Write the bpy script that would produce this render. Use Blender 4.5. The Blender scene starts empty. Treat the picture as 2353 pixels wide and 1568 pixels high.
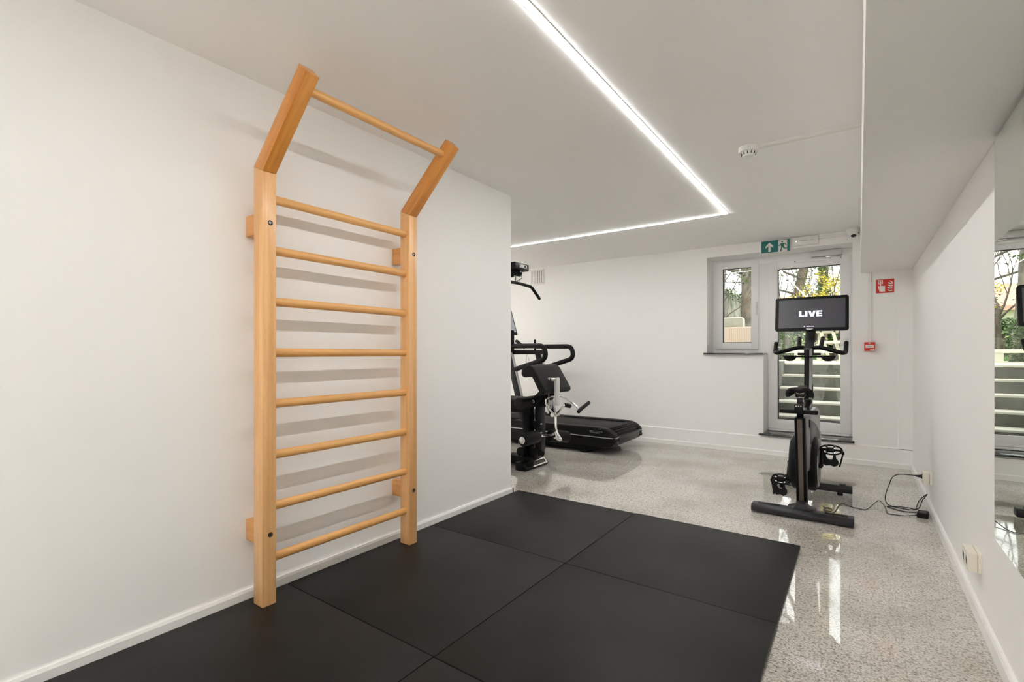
import bpy, bmesh, math, random
from mathutils import Vector, Matrix, Euler
PI = math.pi
R = math.radians
scn = bpy.context.scene
COL = scn.collection

# ------------------------------------------------------------------ helpers
LOC = {}

def tag(o, label=None, cat=None, group=None, kind=None):
    if label: o['label'] = label
    if cat: o['category'] = cat
    if group: o['group'] = group
    if kind: o['kind'] = kind
    return o

def thing(name, label, cat, loc, group=None, kind=None):
    o = bpy.data.objects.new(name, None)
    o.empty_display_size = 0.05
    COL.objects.link(o)
    o.location = loc
    LOC[o.name] = Vector(loc)
    return tag(o, label, cat, group, kind)

def obj(name, bm, mat, parent=None, smooth=True, ang=35, label=None):
    bmesh.ops.recalc_face_normals(bm, faces=bm.faces[:])
    off = LOC.get(parent.name, Vector((0, 0, 0))) if parent else Vector((0, 0, 0))
    if off.length > 0:
        bmesh.ops.translate(bm, verts=bm.verts[:], vec=-off)
    me = bpy.data.meshes.new(name)
    bm.to_mesh(me)
    bm.free()
    if smooth:
        me.shade_smooth()
        me.set_sharp_from_angle(angle=R(ang))
    if isinstance(mat, (list, tuple)):
        for m in mat: me.materials.append(m)
    else:
        me.materials.append(mat)
    o = bpy.data.objects.new(name, me)
    COL.objects.link(o)
    if parent:
        o.parent = parent
        LOC[o.name] = off
    if label: o['label'] = label
    return o

def single(name, bm, mat, label, cat, group=None, **k):
    """a thing that is one mesh; its origin goes to the middle of its footprint"""
    vs = [v.co for v in bm.verts]
    c = Vector(((min(v.x for v in vs) + max(v.x for v in vs)) / 2, (min(v.y for v in vs) + max(v.y for v in vs)) / 2, min(v.z for v in vs)))
    bmesh.ops.translate(bm, verts=bm.verts[:], vec=-c)
    o = obj(name, bm, mat, **k)
    o.location = c
    LOC[o.name] = c
    return tag(o, label, cat, group)

def struct(name, bm, mat, label=None, parent=None, **k):
    o = obj(name, bm, mat, parent, **k)
    o['kind'] = 'structure'
    if label: o['label'] = label
    return o

def N(): return bmesh.new()

def merge(bm, tmp):
    me = bpy.data.meshes.new('tmp')
    tmp.to_mesh(me); tmp.free()
    bm.from_mesh(me)
    bpy.data.meshes.remove(me)
    return bm

def box(x0, x1, y0, y1, z0, z1, bev=0, seg=2, bm=None, mat=None):
    t = N()
    bmesh.ops.create_cube(t, size=1)
    bmesh.ops.scale(t, verts=t.verts[:], vec=(abs(x1 - x0), abs(y1 - y0), abs(z1 - z0)))
    bmesh.ops.translate(t, verts=t.verts[:], vec=((x0 + x1) / 2, (y0 + y1) / 2, (z0 + z1) / 2))
    if bev: bmesh.ops.bevel(t, geom=t.edges[:], offset=bev, segments=seg, affect='EDGES', profile=0.5)
    if mat is not None: bmesh.ops.transform(t, matrix=mat, verts=t.verts[:])
    return t if bm is None else merge(bm, t)

def prism(poly, ax, a0, a1, bev=0, seg=2, bm=None, mat=None):
    t = N()
    def P(p, a):
        if ax == 'x': return (a, p[0], p[1])
        if ax == 'y': return (p[0], a, p[1])
        return (p[0], p[1], a)
    A = [t.verts.new(P(p, a0)) for p in poly]
    B = [t.verts.new(P(p, a1)) for p in poly]
    t.faces.new(A); t.faces.new(B[::-1])
    n = len(poly)
    for i in range(n):
        t.faces.new((A[i], B[i], B[(i + 1) % n], A[(i + 1) % n]))
    bmesh.ops.recalc_face_normals(t, faces=t.faces[:])
    if bev: bmesh.ops.bevel(t, geom=t.edges[:], offset=bev, segments=seg, affect='EDGES', profile=0.5)
    if mat is not None: bmesh.ops.transform(t, matrix=mat, verts=t.verts[:])
    return t if bm is None else merge(bm, t)

def cyl(p0, p1, r0, r1=None, seg=24, bev=0, bm=None):
    r1 = r0 if r1 is None else r1
    p0, p1 = Vector(p0), Vector(p1)
    d = p1 - p0
    t = N()
    bmesh.ops.create_cone(t, cap_ends=True, segments=seg, radius1=r0, radius2=r1, depth=d.length)
    if bev:
        es = [e for e in t.edges if len(e.link_faces) == 2 and any(len(f.verts) > 4 for f in e.link_faces)]
        bmesh.ops.bevel(t, geom=es, offset=bev, segments=3, affect='EDGES', profile=0.5)
    q = d.to_track_quat('Z', 'Y').to_matrix().to_4x4()
    bmesh.ops.transform(t, matrix=Matrix.Translation((p0 + p1) / 2) @ q, verts=t.verts[:])
    return t if bm is None else merge(bm, t)

def lathe(prof, c=(0, 0, 0), axis=(0, 0, 1), seg=32, bm=None, cap=True):
    t = N()
    rings = []
    for r, h in prof:
        if r < 1e-6: rings.append([t.verts.new((0, 0, h))])
        else: rings.append([t.verts.new((r * math.cos(2 * PI * i / seg), r * math.sin(2 * PI * i / seg), h)) for i in range(seg)])
    for a, b in zip(rings, rings[1:]):
        for i in range(seg):
            j = (i + 1) % seg
            if len(a) == 1 and len(b) == 1: continue
            if len(a) == 1: t.faces.new((a[0], b[i], b[j]))
            elif len(b) == 1: t.faces.new((a[i], b[0], a[j]))
            else: t.faces.new((a[i], b[i], b[j], a[j]))
    if cap and len(rings[0]) > 1: t.faces.new(rings[0][::-1])
    if cap and len(rings[-1]) > 1: t.faces.new(rings[-1])
    q = Vector(axis).to_track_quat('Z', 'Y').to_matrix().to_4x4()
    bmesh.ops.transform(t, matrix=Matrix.Translation(c) @ q, verts=t.verts[:])
    return t if bm is None else merge(bm, t)

def rounded(pts, rad, n=6):
    """corners of a polyline replaced by arcs"""
    pts = [Vector(p) for p in pts]
    out = [pts[0]]
    for i in range(1, len(pts) - 1):
        p, a, b = pts[i], pts[i - 1], pts[i + 1]
        r = rad[i] if isinstance(rad, (list, tuple)) else rad
        da, db = (a - p), (b - p)
        l = min(r, da.length * .48, db.length * .48)
        s, e = p + da.normalized() * l, p + db.normalized() * l
        for k in range(n + 1):
            u = k / n
            out.append(s * (1 - u) ** 2 + p * 2 * u * (1 - u) + e * u ** 2)
    out.append(pts[-1])
    return out

def spline(pts, n=6, closed=False):
    pts = [Vector(p) for p in pts]
    m = len(pts); out = []
    for i in range(m if closed else m - 1):
        g = (lambda k: pts[k % m]) if closed else (lambda k: pts[max(0, min(m - 1, k))])
        p0, p1, p2, p3 = g(i - 1), g(i), g(i + 1), g(i + 2)
        for k in range(n):
            u = k / n
            out.append(.5 * ((2 * p1) + (p2 - p0) * u + (2 * p0 - 5 * p1 + 4 * p2 - p3) * u * u + (3 * p1 - p0 - 3 * p2 + p3) * u ** 3))
    if not closed: out.append(pts[-1])
    return out

def tube(pts, r, seg=14, bm=None, cap=True):
    pts = [Vector(p) for p in pts]
    rs = r if isinstance(r, (list, tuple)) else [r] * len(pts)
    t = N()
    tans = []
    for i in range(len(pts)):
        d = (pts[min(i + 1, len(pts) - 1)] - pts[max(i - 1, 0)])
        tans.append(d.normalized() if d.length > 1e-9 else Vector((0, 0, 1)))
    up = Vector((0, 0, 1)) if abs(tans[0].z) < .9 else Vector((1, 0, 0))
    nrm = (up - tans[0] * up.dot(tans[0])).normalized()
    rings = []
    for i, p in enumerate(pts):
        nrm = (nrm - tans[i] * nrm.dot(tans[i])).normalized()
        b = tans[i].cross(nrm)
        rings.append([t.verts.new(p + (nrm * math.cos(2 * PI * k / seg) + b * math.sin(2 * PI * k / seg)) * rs[i]) for k in range(seg)])
    for a, b in zip(rings, rings[1:]):
        for k in range(seg): t.faces.new((a[k], a[(k + 1) % seg], b[(k + 1) % seg], b[k]))
    if cap:
        for ring, i, s in ((rings[0], 0, -1), (rings[-1], len(pts) - 1, 1)):
            c = pts[i]; prev = ring
            for f in (.5, .87):
                nr = [t.verts.new(c + (v.co - c) * (1 - f * f * .35 if f < .8 else .5) + tans[i] * s * rs[i] * .35 * f) for v in ring]
                for k in range(seg):
                    t.faces.new((prev[k], prev[(k + 1) % seg], nr[(k + 1) % seg], nr[k]))
                prev = nr
            t.faces.new(prev)
    return t if bm is None else merge(bm, t)

def plate(poly, origin, ux, uy, th, bm=None):
    """flat polygon (2-D points) in the plane origin + a*ux + b*uy, given thickness th along the normal"""
    t = N()
    o, ux, uy = Vector(origin), Vector(ux), Vector(uy)
    n = ux.cross(uy).normalized() * th
    A = [t.verts.new(o + ux * p[0] + uy * p[1]) for p in poly]
    B = [t.verts.new(o + ux * p[0] + uy * p[1] + n) for p in poly]
    t.faces.new(A[::-1]); t.faces.new(B)
    k = len(poly)
    for i in range(k): t.faces.new((A[i], A[(i + 1) % k], B[(i + 1) % k], B[i]))
    t.normal_update()
    bmesh.ops.triangulate(t, faces=[f for f in t.faces if len(f.verts) > 4])
    return t if bm is None else merge(bm, t)

def circ(cx, cy, r, n=24, ry=None):
    return [(cx + r * math.cos(2 * PI * i / n), cy + (ry or r) * math.sin(2 * PI * i / n)) for i in range(n)]

def rrect(x0, x1, y0, y1, r, n=5):
    out = []
    for cx, cy, a in ((x1 - r, y1 - r, 0), (x0 + r, y1 - r, 90), (x0 + r, y0 + r, 180), (x1 - r, y0 + r, 270)):
        for k in range(n + 1):
            t = R(a + 90 * k / n)
            out.append((cx + r * math.cos(t), cy + r * math.sin(t)))
    return out

GLY = {  # heavy block capitals in a unit-high box: list of polygons, advance
    'L': ([[(0, 0), (.66, 0), (.66, .24), (.3, .24), (.3, 1), (0, 1)]], .72),
    'I': ([[(0, 0), (.31, 0), (.31, 1), (0, 1)]], .40),
    'V': ([[(.27, 0), (.65, 0), (.92, 1), (.61, 1), (.46, .32), (.31, 1), (0, 1)]], .97),
    'E': ([[(0, 0), (.7, 0), (.7, .23), (.3, .23), (.3, .39), (.66, .39), (.66, .61), (.3, .61), (.3, .77), (.7, .77), (.7, 1), (0, 1)]], .8),
    'U': ([[(0, 1), (0, .12), (.12, 0), (.6, 0), (.72, .12), (.72, 1), (.52, 1), (.52, .2), (.2, .2), (.2, 1)]], .84),
    'N': ([[(0, 0), (.2, 0), (.2, .62), (.52, 0), (.74, 0), (.74, 1), (.54, 1), (.54, .38), (.22, 1), (0, 1)]], .82),
    'C': ([[(.12, 0), (.7, 0), (.7, .2), (.2, .2), (.2, .8), (.7, .8), (.7, 1), (.12, 1), (0, .88), (0, .12)]], .78),
    'A': ([[(0, 0), (.2, 0), (.3, .28), (.58, .28), (.68, 0), (.9, 0), (.56, 1), (.34, 1)]], .92),
}

def text(s, origin, ux, uy, h, th=.001, sq=1.0):
    bm = N(); x = 0
    for ch in s:
        polys, adv = GLY[ch]
        for p in polys:
            plate([((x + q[0]) * h * sq, q[1] * h) for q in p], origin, ux, uy, th, bm)
        x += adv
    return bm

# ------------------------------------------------------------------ materials
def new_mat(name):
    m = bpy.data.materials.new(name); m.use_nodes = True
    nt = m.node_tree
    return m, nt, nt.nodes['Principled BSDF']

def pm(name, col, rough=.5, metal=0, spec=.5, var=0, vscale=8, bump=0, bscale=200, emit=None, estr=0, coat=0):
    m, nt, b = new_mat(name)
    b.inputs['Base Color'].default_value = (*col, 1)
    b.inputs['Roughness'].default_value = rough
    b.inputs['Metallic'].default_value = metal
    b.inputs['Specular IOR Level'].default_value = spec
    if coat:
        b.inputs['Coat Weight'].default_value = coat
        b.inputs['Coat Roughness'].default_value = .1
    tc = nt.nodes.new('ShaderNodeTexCoord')
    if var:
        n = nt.nodes.new('ShaderNodeTexNoise'); n.inputs['Scale'].default_value = vscale; n.inputs['Detail'].default_value = 4
        r = nt.nodes.new('ShaderNodeValToRGB')
        r.color_ramp.elements[0].position = .3; r.color_ramp.elements[1].position = .7
        r.color_ramp.elements[0].color = (*[c * (1 - var) for c in col], 1)
        r.color_ramp.elements[1].color = (*[min(1, c * (1 + var)) for c in col], 1)
        nt.links.new(tc.outputs['Object'], n.inputs['Vector']); nt.links.new(n.outputs['Fac'], r.inputs['Fac'])
        nt.links.new(r.outputs['Color'], b.inputs['Base Color'])
    if bump:
        n = nt.nodes.new('ShaderNodeTexNoise'); n.inputs['Scale'].default_value = bscale; n.inputs['Detail'].default_value = 2
        bp = nt.nodes.new('ShaderNodeBump'); bp.inputs['Strength'].default_value = bump; bp.inputs['Distance'].default_value = .002
        nt.links.new(tc.outputs['Object'], n.inputs['Vector']); nt.links.new(n.outputs['Fac'], bp.inputs['Height'])
        nt.links.new(bp.outputs['Normal'], b.inputs['Normal'])
    if emit:
        b.inputs['Emission Color'].default_value = (*emit, 1); b.inputs['Emission Strength'].default_value = estr
    return m

def srgb(r, g, b):
    f = lambda c: (c / 255 / 12.92) if c / 255 <= .04045 else ((c / 255 + .055) / 1.055) ** 2.4
    return (f(r), f(g), f(b))

def wood(name, axis, light, dark, rot=0):
    m, nt, b = new_mat(name)
    tc = nt.nodes.new('ShaderNodeTexCoord')
    mp = nt.nodes.new('ShaderNodeMapping')
    sc = [38, 38, 38]; sc['xyz'.index(axis)] = 1.3
    mp.inputs['Scale'].default_value = sc
    pre = nt.nodes.new('ShaderNodeMapping'); pre.inputs['Rotation'].default_value = (0, rot, 0)
    nt.links.new(tc.outputs['Object'], pre.inputs['Vector']); nt.links.new(pre.outputs['Vector'], mp.inputs['Vector'])
    n1 = nt.nodes.new('ShaderNodeTexNoise'); n1.inputs['Scale'].default_value = 1.0; n1.inputs['Detail'].default_value = 5; n1.inputs['Roughness'].default_value = .6
    nt.links.new(mp.outputs['Vector'], n1.inputs['Vector'])
    r = nt.nodes.new('ShaderNodeValToRGB')
    r.color_ramp.elements[0].position = .25; r.color_ramp.elements[0].color = (*dark, 1)
    r.color_ramp.elements[1].position = .72; r.color_ramp.elements[1].color = (*light, 1)
    nt.links.new(n1.outputs['Fac'], r.inputs['Fac'])
    # beech flecks
    mp2 = nt.nodes.new('ShaderNodeMapping'); sc2 = [260, 260, 260]; sc2['xyz'.index(axis)] = 22
    mp2.inputs['Scale'].default_value = sc2
    nt.links.new(pre.outputs['Vector'], mp2.inputs['Vector'])
    n2 = nt.nodes.new('ShaderNodeTexNoise'); n2.inputs['Scale'].default_value = 1; n2.inputs['Detail'].default_value = 1
    nt.links.new(mp2.outputs['Vector'], n2.inputs['Vector'])
    r2 = nt.nodes.new('ShaderNodeValToRGB')
    r2.color_ramp.elements[0].position = .3; r2.color_ramp.elements[0].color = (.72, .66, .6, 1)
    r2.color_ramp.elements[1].position = .42; r2.color_ramp.elements[1].color = (1, 1, 1, 1)
    nt.links.new(n2.outputs['Fac'], r2.inputs['Fac'])
    mx = nt.nodes.new('ShaderNodeMix'); mx.data_type = 'RGBA'; mx.blend_type = 'MULTIPLY'; mx.inputs[0].default_value = .32
    nt.links.new(r.outputs['Color'], mx.inputs[6]); nt.links.new(r2.outputs['Color'], mx.inputs[7])
    nt.links.new(mx.outputs[2], b.inputs['Base Color'])
    b.inputs['Roughness'].default_value = .33
    b.inputs['Coat Weight'].default_value = .25; b.inputs['Coat Roughness'].default_value = .15
    return m

def granite():
    m, nt, b = new_mat('polished_granite')
    L = nt.links.new; nn = nt.nodes.new
    tc = nn('ShaderNodeTexCoord')
    def noise(scale, detail=3, rough=.5, vec=None):
        n = nn('ShaderNodeTexNoise'); n.inputs['Scale'].default_value = scale; n.inputs['Detail'].default_value = detail; n.inputs['Roughness'].default_value = rough
        L(vec or tc.outputs['Object'], n.inputs['Vector']); return n
    def ramp(src, stops):
        r = nn('ShaderNodeValToRGB')
        while len(r.color_ramp.elements) < len(stops): r.color_ramp.elements.new(.5)
        for e, (p, c) in zip(r.color_ramp.elements, stops): e.position = p; e.color = (*c, 1)
        L(src, r.inputs['Fac']); return r
    def mix(fac, a, bb, mode='MIX'):
        x = nn('ShaderNodeMix'); x.data_type = 'RGBA'; x.blend_type = mode
        if isinstance(fac, (int, float)): x.inputs[0].default_value = fac
        else: L(fac, x.inputs[0])
        L(a, x.inputs[6]); L(bb, x.inputs[7]); return x
    grains = noise(120, 4, .65)
    base = ramp(grains.outputs['Fac'], [(.30, (.13, .115, .10)), (.40, (.38, .35, .315)), (.50, (.72, .69, .645)), (.66, (.86, .835, .795))])
    grains2 = noise(46, 3, .6)
    spots = ramp(grains2.outputs['Fac'], [(.34, (.42, .39, .36)), (.47, (1, 1, 1))])
    a = mix(.7, base.outputs['Color'], spots.outputs['Color'], 'MULTIPLY')
    big = noise(1.6, 4, .55)
    tone = ramp(big.outputs['Fac'], [(.28, (.50, .455, .405)), (.42, (.69, .675, .65)), (.55, (.86, .855, .845)), (.74, (.96, .95, .93))])
    c = mix(.85, a.outputs[2], tone.outputs['Color'], 'MULTIPLY')
    # slab joints, one hair-line every 61 cm across and 1.22 m along
    br = nn('ShaderNodeTexBrick')
    br.offset = 0; br.inputs['Scale'].default_value = 1
    br.inputs['Mortar Size'].default_value = .0016; br.inputs['Mortar Smooth'].default_value = .3
    br.inputs['Brick Width'].default_value = .61; br.inputs['Row Height'].default_value = 1.22
    br.inputs['Color1'].default_value = (1, 1, 1, 1); br.inputs['Color2'].default_value = (.95, .94, .93, 1); br.inputs['Mortar'].default_value = (.80, .76, .72, 1)
    mp = nn('ShaderNodeMapping'); mp.inputs['Location'].default_value = (-.14 + .61, .3, 0)
    L(tc.outputs['Object'], mp.inputs['Vector']); L(mp.outputs['Vector'], br.inputs['Vector'])
    d = mix(1, c.outputs[2], br.outputs['Color'], 'MULTIPLY')
    L(d.outputs[2], b.inputs['Base Color'])
    rr = nn('ShaderNodeMapRange'); rr.inputs[1].default_value = .35; rr.inputs[2].default_value = .7; rr.inputs[3].default_value = .012; rr.inputs[4].default_value = .07
    wear = noise(2.3, 3)
    L(wear.outputs['Fac'], rr.inputs[0]); L(rr.outputs[0], b.inputs['Roughness'])
    bp = nn('ShaderNodeBump'); bp.inputs['Strength'].default_value = .05; bp.inputs['Distance'].default_value = .002
    w2 = noise(14, 2); L(w2.outputs['Fac'], bp.inputs['Height']); L(bp.outputs['Normal'], b.inputs['Normal'])
    b.inputs['Specular IOR Level'].default_value = 1.0
    b.inputs['Coat Weight'].default_value = .25; b.inputs['Coat Roughness'].default_value = .02; b.inputs['Coat IOR'].default_value = 1.6
    return m

def glass_pane():
    m = bpy.data.materials.new('clear_glazing'); m.use_nodes = True
    nt = m.node_tree; nt.nodes.clear()
    out = nt.nodes.new('ShaderNodeOutputMaterial')
    tr = nt.nodes.new('ShaderNodeBsdfTransparent'); tr.inputs['Color'].default_value = (.97, .985, .975, 1)
    gl = nt.nodes.new('ShaderNodeBsdfGlossy'); gl.inputs['Roughness'].default_value = .0
    fr = nt.nodes.new('ShaderNodeFresnel'); fr.inputs['IOR'].default_value = 1.5
    mx = nt.nodes.new('ShaderNodeMixShader')
    nt.links.new(fr.outputs[0], mx.inputs[0]); nt.links.new(tr.outputs[0], mx.inputs[1]); nt.links.new(gl.outputs[0], mx.inputs[2])
    nt.links.new(mx.outputs[0], out.inputs['Surface'])
    return m

def emit_mat(name, col, s):
    m = bpy.data.materials.new(name); m.use_nodes = True
    nt = m.node_tree; nt.nodes.clear()
    out = nt.nodes.new('ShaderNodeOutputMaterial')
    e = nt.nodes.new('ShaderNodeEmission'); e.inputs[0].default_value = (*col, 1); e.inputs[1].default_value = s
    nt.links.new(e.outputs[0], out.inputs['Surface'])
    return m

def leaf_mat(name, a, b2):
    m, nt, b = new_mat(name)
    g = nt.nodes.new('ShaderNodeNewGeometry')
    r = nt.nodes.new('ShaderNodeValToRGB')
    r.color_ramp.elements[0].color = (*a, 1); r.color_ramp.elements[1].color = (*b2, 1)
    nt.links.new(g.outputs['Random Per Island'], r.inputs['Fac']); nt.links.new(r.outputs['Color'], b.inputs['Base Color'])
    b.inputs['Roughness'].default_value = .5
    return m

M = {}
M['wall'] = pm('white_wall_paint', (.905, .90, .889), .55, spec=.25, bump=.03, bscale=350)
M['ceil'] = pm('white_ceiling_paint', (.95, .945, .935), .6, spec=.2, bump=.03, bscale=350)
M['trim'] = pm('satin_white_trim', (.89, .882, .868), .35)
M['granite'] = granite()
M['upvc'] = pm('white_window_plastic', (.90, .90, .90), .28)
M['gasket'] = pm('black_rubber_gasket', (.01, .01, .01), .5)
M['glass'] = glass_pane()
M['slab'] = pm('black_polished_stone', (.018, .018, .019), .07, spec=1.0, var=.3, vscale=300)
M['rubber'] = pm('black_rubber_mat', (.0078, .0072, .0065), .5, spec=.22, var=.5, vscale=2.6, bump=.25, bscale=420)
M['wood_post'] = wood('beech_upright', 'z', srgb(240, 192, 136), srgb(210, 154, 94))
M['wood_arm_shaded'] = wood('beech_arm_shaded', 'z', srgb(222, 156, 78), srgb(188, 116, 44), rot=R(-46))  # same beech as the uprights, underside shade painted in as deeper orange
M['wood_rung'] = wood('beech_rung', 'y', srgb(232, 180, 112), srgb(206, 148, 82))
M['wood_block'] = wood('beech_block', 'x', srgb(222, 164, 98), srgb(194, 134, 72))
M['hole'] = pm('hole_shade', (.05, .025, .012), .8)
M['steel'] = pm('brushed_steel', (.6, .59, .57), .25, 1)
M['chrome'] = pm('chrome', (.86, .86, .85), .08, 1)
M['silver'] = pm('satin_silver', (.52, .52, .52), .32, .85)
M['black'] = pm('satin_black_metal', (.004, .004, .004), .34, spec=.16)
M['blackm'] = pm('matt_black_plastic', (.0045, .0045, .0045), .5, spec=.16, bump=.06, bscale=500)
M['padding'] = pm('black_upholstery', (.0065, .0065, .007), .52, spec=.2, bump=.15, bscale=600)
M['charcoal'] = pm('charcoal_metal', (.022, .022, .025), .34, .2, spec=.3)
M['grey_body'] = pm('graphite_grey_paint', (.27, .27, .28), .3, .6)
M['belt'] = pm('rubber_belt', (.016, .0145, .013), .6, spec=.2)
M['taupe'] = pm('post_reflection_tone', (.105, .085, .068), .45)
M['white_plastic'] = pm('white_plastic', (.80, .79, .765), .32)
M['cream_plastic'] = pm('cream_plastic', (.80, .755, .66), .4)
M['grey_plastic'] = pm('light_grey_metal', (.60, .60, .59), .38, .2)
M['green'] = pm('sign_green', srgb(0, 104, 100), .4)
M['sign_white'] = pm('sign_white', (.80, .77, .73), .4)
M['red'] = pm('sign_red', srgb(196, 30, 14), .4)
M['mirror'] = pm('silvered_mirror', (.80, .835, .795), .0, 1)
M['led'] = emit_mat('led_diffuser', (1, .985, .965), 74)
M['rear_fill_led'] = emit_mat('rear_fill_diffuser', (1, .985, .965), 480)  # emitter of the fill downlights added behind the camera
M['gym_fill_led'] = emit_mat('gym_fill_diffuser', (1, .985, .965), 750)  # emitter of the fill downlights added in the hidden gym end
M['led_dot'] = emit_mat('indicator_led', (.8, 1, .8), 4)
M['screen'] = pm('dark_display', (.012, .012, .014), .32, emit=(.55, .53, .62), estr=.045)
M['screen_text'] = emit_mat('display_text', (.86, .84, 1), 1.15)
M['screen_pale'] = pm('pale_display', (.05, .055, .06), .2, emit=(.7, .75, .75), estr=.3)
M['lens'] = pm('dark_lens', (.01, .01, .012), .08)
M['cable'] = pm('black_cable', (.012, .012, .012), .45)

# outdoor
M['concrete'] = pm('green_grey_concrete', (.115, .118, .096), .8, var=.4, vscale=3.5, bump=.3, bscale=60)
M['paving'] = pm('pale_paving', (.70, .675, .59), .7, var=.06, vscale=5)
M['lawn'] = pm('lawn_ground', (.10, .20, .04), .9, var=.5, vscale=9)
M['bark'] = pm('grey_bark', (.17, .15, .125), .9, var=.5, vscale=5, bump=1, bscale=30)
M['bark2'] = pm('brown_bark', (.13, .10, .075), .9, var=.4, vscale=6, bump=1, bscale=30)
M['twig'] = pm('dark_twig', (.10, .085, .07), .9)
M['stone'] = pm('lichen_stone', (.40, .40, .34), .9, var=.55, vscale=4.5, bump=1, bscale=22)
M['timber_white'] = pm('white_painted_timber', (.78, .76, .66), .6)
M['rattan'] = pm('beige_rattan', (.55, .43, .34), .7)
M['cushion'] = pm('grey_green_canvas', (.42, .42, .36), .85)
M['piping'] = pm('cream_piping', (.8, .77, .68), .7)
M['render_out'] = pm('pale_outside_render', (.6, .58, .52), .8)
M['rooftile'] = pm('terracotta_roof', (.52, .25, .19), .8, var=.3, vscale=4)
M['render'] = pm('cream_render', (.72, .67, .56), .8)
M['ivy'] = leaf_mat('ivy_leaf', (.03, .075, .02), (.13, .22, .06))
M['yellow'] = leaf_mat('yellow_leaf', (.45, .40, .04), (.80, .68, .10))
M['fresh'] = leaf_mat('fresh_leaf', (.12, .22, .04), (.42, .50, .12))
M['grassblade'] = leaf_mat('grass_blade', (.06, .17, .03), (.22, .36, .08))

# rattan weave
def weave(m):
    nt = m.node_tree; b = nt.nodes['Principled BSDF']
    tc = nt.nodes.new('ShaderNodeTexCoord')
    w = [nt.nodes.new('ShaderNodeTexWave') for _ in range(2)]
    for i, x in enumerate(w):
        x.bands_direction = 'XZ'[i]; x.inputs['Scale'].default_value = 17 if i else 12; x.inputs['Distortion'].default_value = 2.5; x.inputs['Detail'].default_value = 3
        nt.links.new(tc.outputs['Object'], x.inputs['Vector'])
    mu = nt.nodes.new('ShaderNodeMath'); mu.operation = 'MULTIPLY'
    nt.links.new(w[0].outputs['Fac'], mu.inputs[0]); nt.links.new(w[1].outputs['Fac'], mu.inputs[1])
    r = nt.nodes.new('ShaderNodeValToRGB')
    r.color_ramp.elements[0].color = (.52, .40, .32, 1); r.color_ramp.elements[1].color = (.68, .58, .49, 1); r.color_ramp.elements[1].position = .55
    nt.links.new(mu.outputs[0], r.inputs['Fac']); nt.links.new(r.outputs['Color'], b.inputs['Base Color'])
weave(M['rattan'])

def ribs(m, scale):
    nt = m.node_tree; b = nt.nodes['Principled BSDF']
    tc = nt.nodes.new('ShaderNodeTexCoord'); w = nt.nodes.new('ShaderNodeTexWave')
    w.bands_direction = 'X'; w.inputs['Scale'].default_value = scale
    nt.links.new(tc.outputs['Object'], w.inputs['Vector'])
    bp = nt.nodes.new('ShaderNodeBump'); bp.inputs['Strength'].default_value = .5; bp.inputs['Distance'].default_value = .004
    nt.links.new(w.outputs['Fac'], bp.inputs['Height']); nt.links.new(bp.outputs['Normal'], b.inputs['Normal'])
ribs(M['belt'], 12)

# ------------------------------------------------------------------ room shell
XL, XR, YB, ZC = -2.302, .428, 6.175, 2.42      # left wall, right wall, back wall, ceiling
SOF_X, SOF_Z = .012, 1.968                      # boxed beam on the right

struct('floor', box(-9.2, .8, -4.8, 6.6, -.12, 0), M['granite'], 'speckled polished granite floor', smooth=False)
struct('ceiling', box(-9.2, .8, -4.8, 6.62, ZC, 2.62), M['ceil'], 'white flat ceiling', smooth=False)
struct('wall_left', box(-2.62, XL, -4.62, 3.222, 0, ZC), M['wall'], 'white wall behind the wooden wall bars', smooth=False)
struct('wall_alcove', box(-9.0, -2.62, 3.0, 3.222, 0, ZC), M['wall'], smooth=False)
struct('wall_far_left', box(-9.2, -9.0, 3.0, 6.6, 0, ZC), M['wall'], smooth=False)
struct('wall_right', box(XR, .62, -4.62, 6.6, 0, ZC), M['wall'], 'white wall carrying the mirror and the sockets', smooth=False)
nw = N()
NX0, NX1, NZ0, NZ1 = -2.0, .10, .12, 2.20
box(-2.62, NX0, -4.82, -4.62, 0, ZC, bm=nw); box(NX1, .62, -4.82, -4.62, 0, ZC, bm=nw)
box(NX0, NX1, -4.82, -4.62, 0, NZ0, bm=nw); box(NX0, NX1, -4.82, -4.62, NZ1, ZC, bm=nw)
struct('wall_near', nw, M['wall'], smooth=False)
bm = N()
OX0, OX1, OZ = -1.50, -.055, 2.297
box(-9.0, OX0, YB, 6.6, 0, ZC, bm=bm)
box(OX0, OX1, YB, 6.6, OZ, ZC, bm=bm)
box(OX1, .62, YB, 6.6, 0, ZC, bm=bm)
box(OX0, -.886, YB, 6.6, 0, 1.13, bm=bm)
box(-.886, OX1, YB, 6.6, 0, .213, bm=bm)
struct('wall_back', bm, M['wall'], 'white back wall with the garden door', smooth=False)
struct('trim_1', box(SOF_X, XR, -4.62, YB, SOF_Z, ZC, bev=.004, seg=2), M['ceil'], 'white boxed beam below the ceiling')
bm = N()
prism([(-6e-3 + YB, .2), (YB, .206), (YB, 0), (6.161, 0), (6.161, .196)], 'x', -9.0, XR, bm=bm)
prism([(.314, YB), (.314 + .004, 6.161), (XR, 6.161), (XR, YB)], 'z', .19, SOF_Z, bm=bm)
struct('trim_2', bm, M['wall'], 'shallow plinth and corner pilaster on the back wall', smooth=False)

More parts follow.
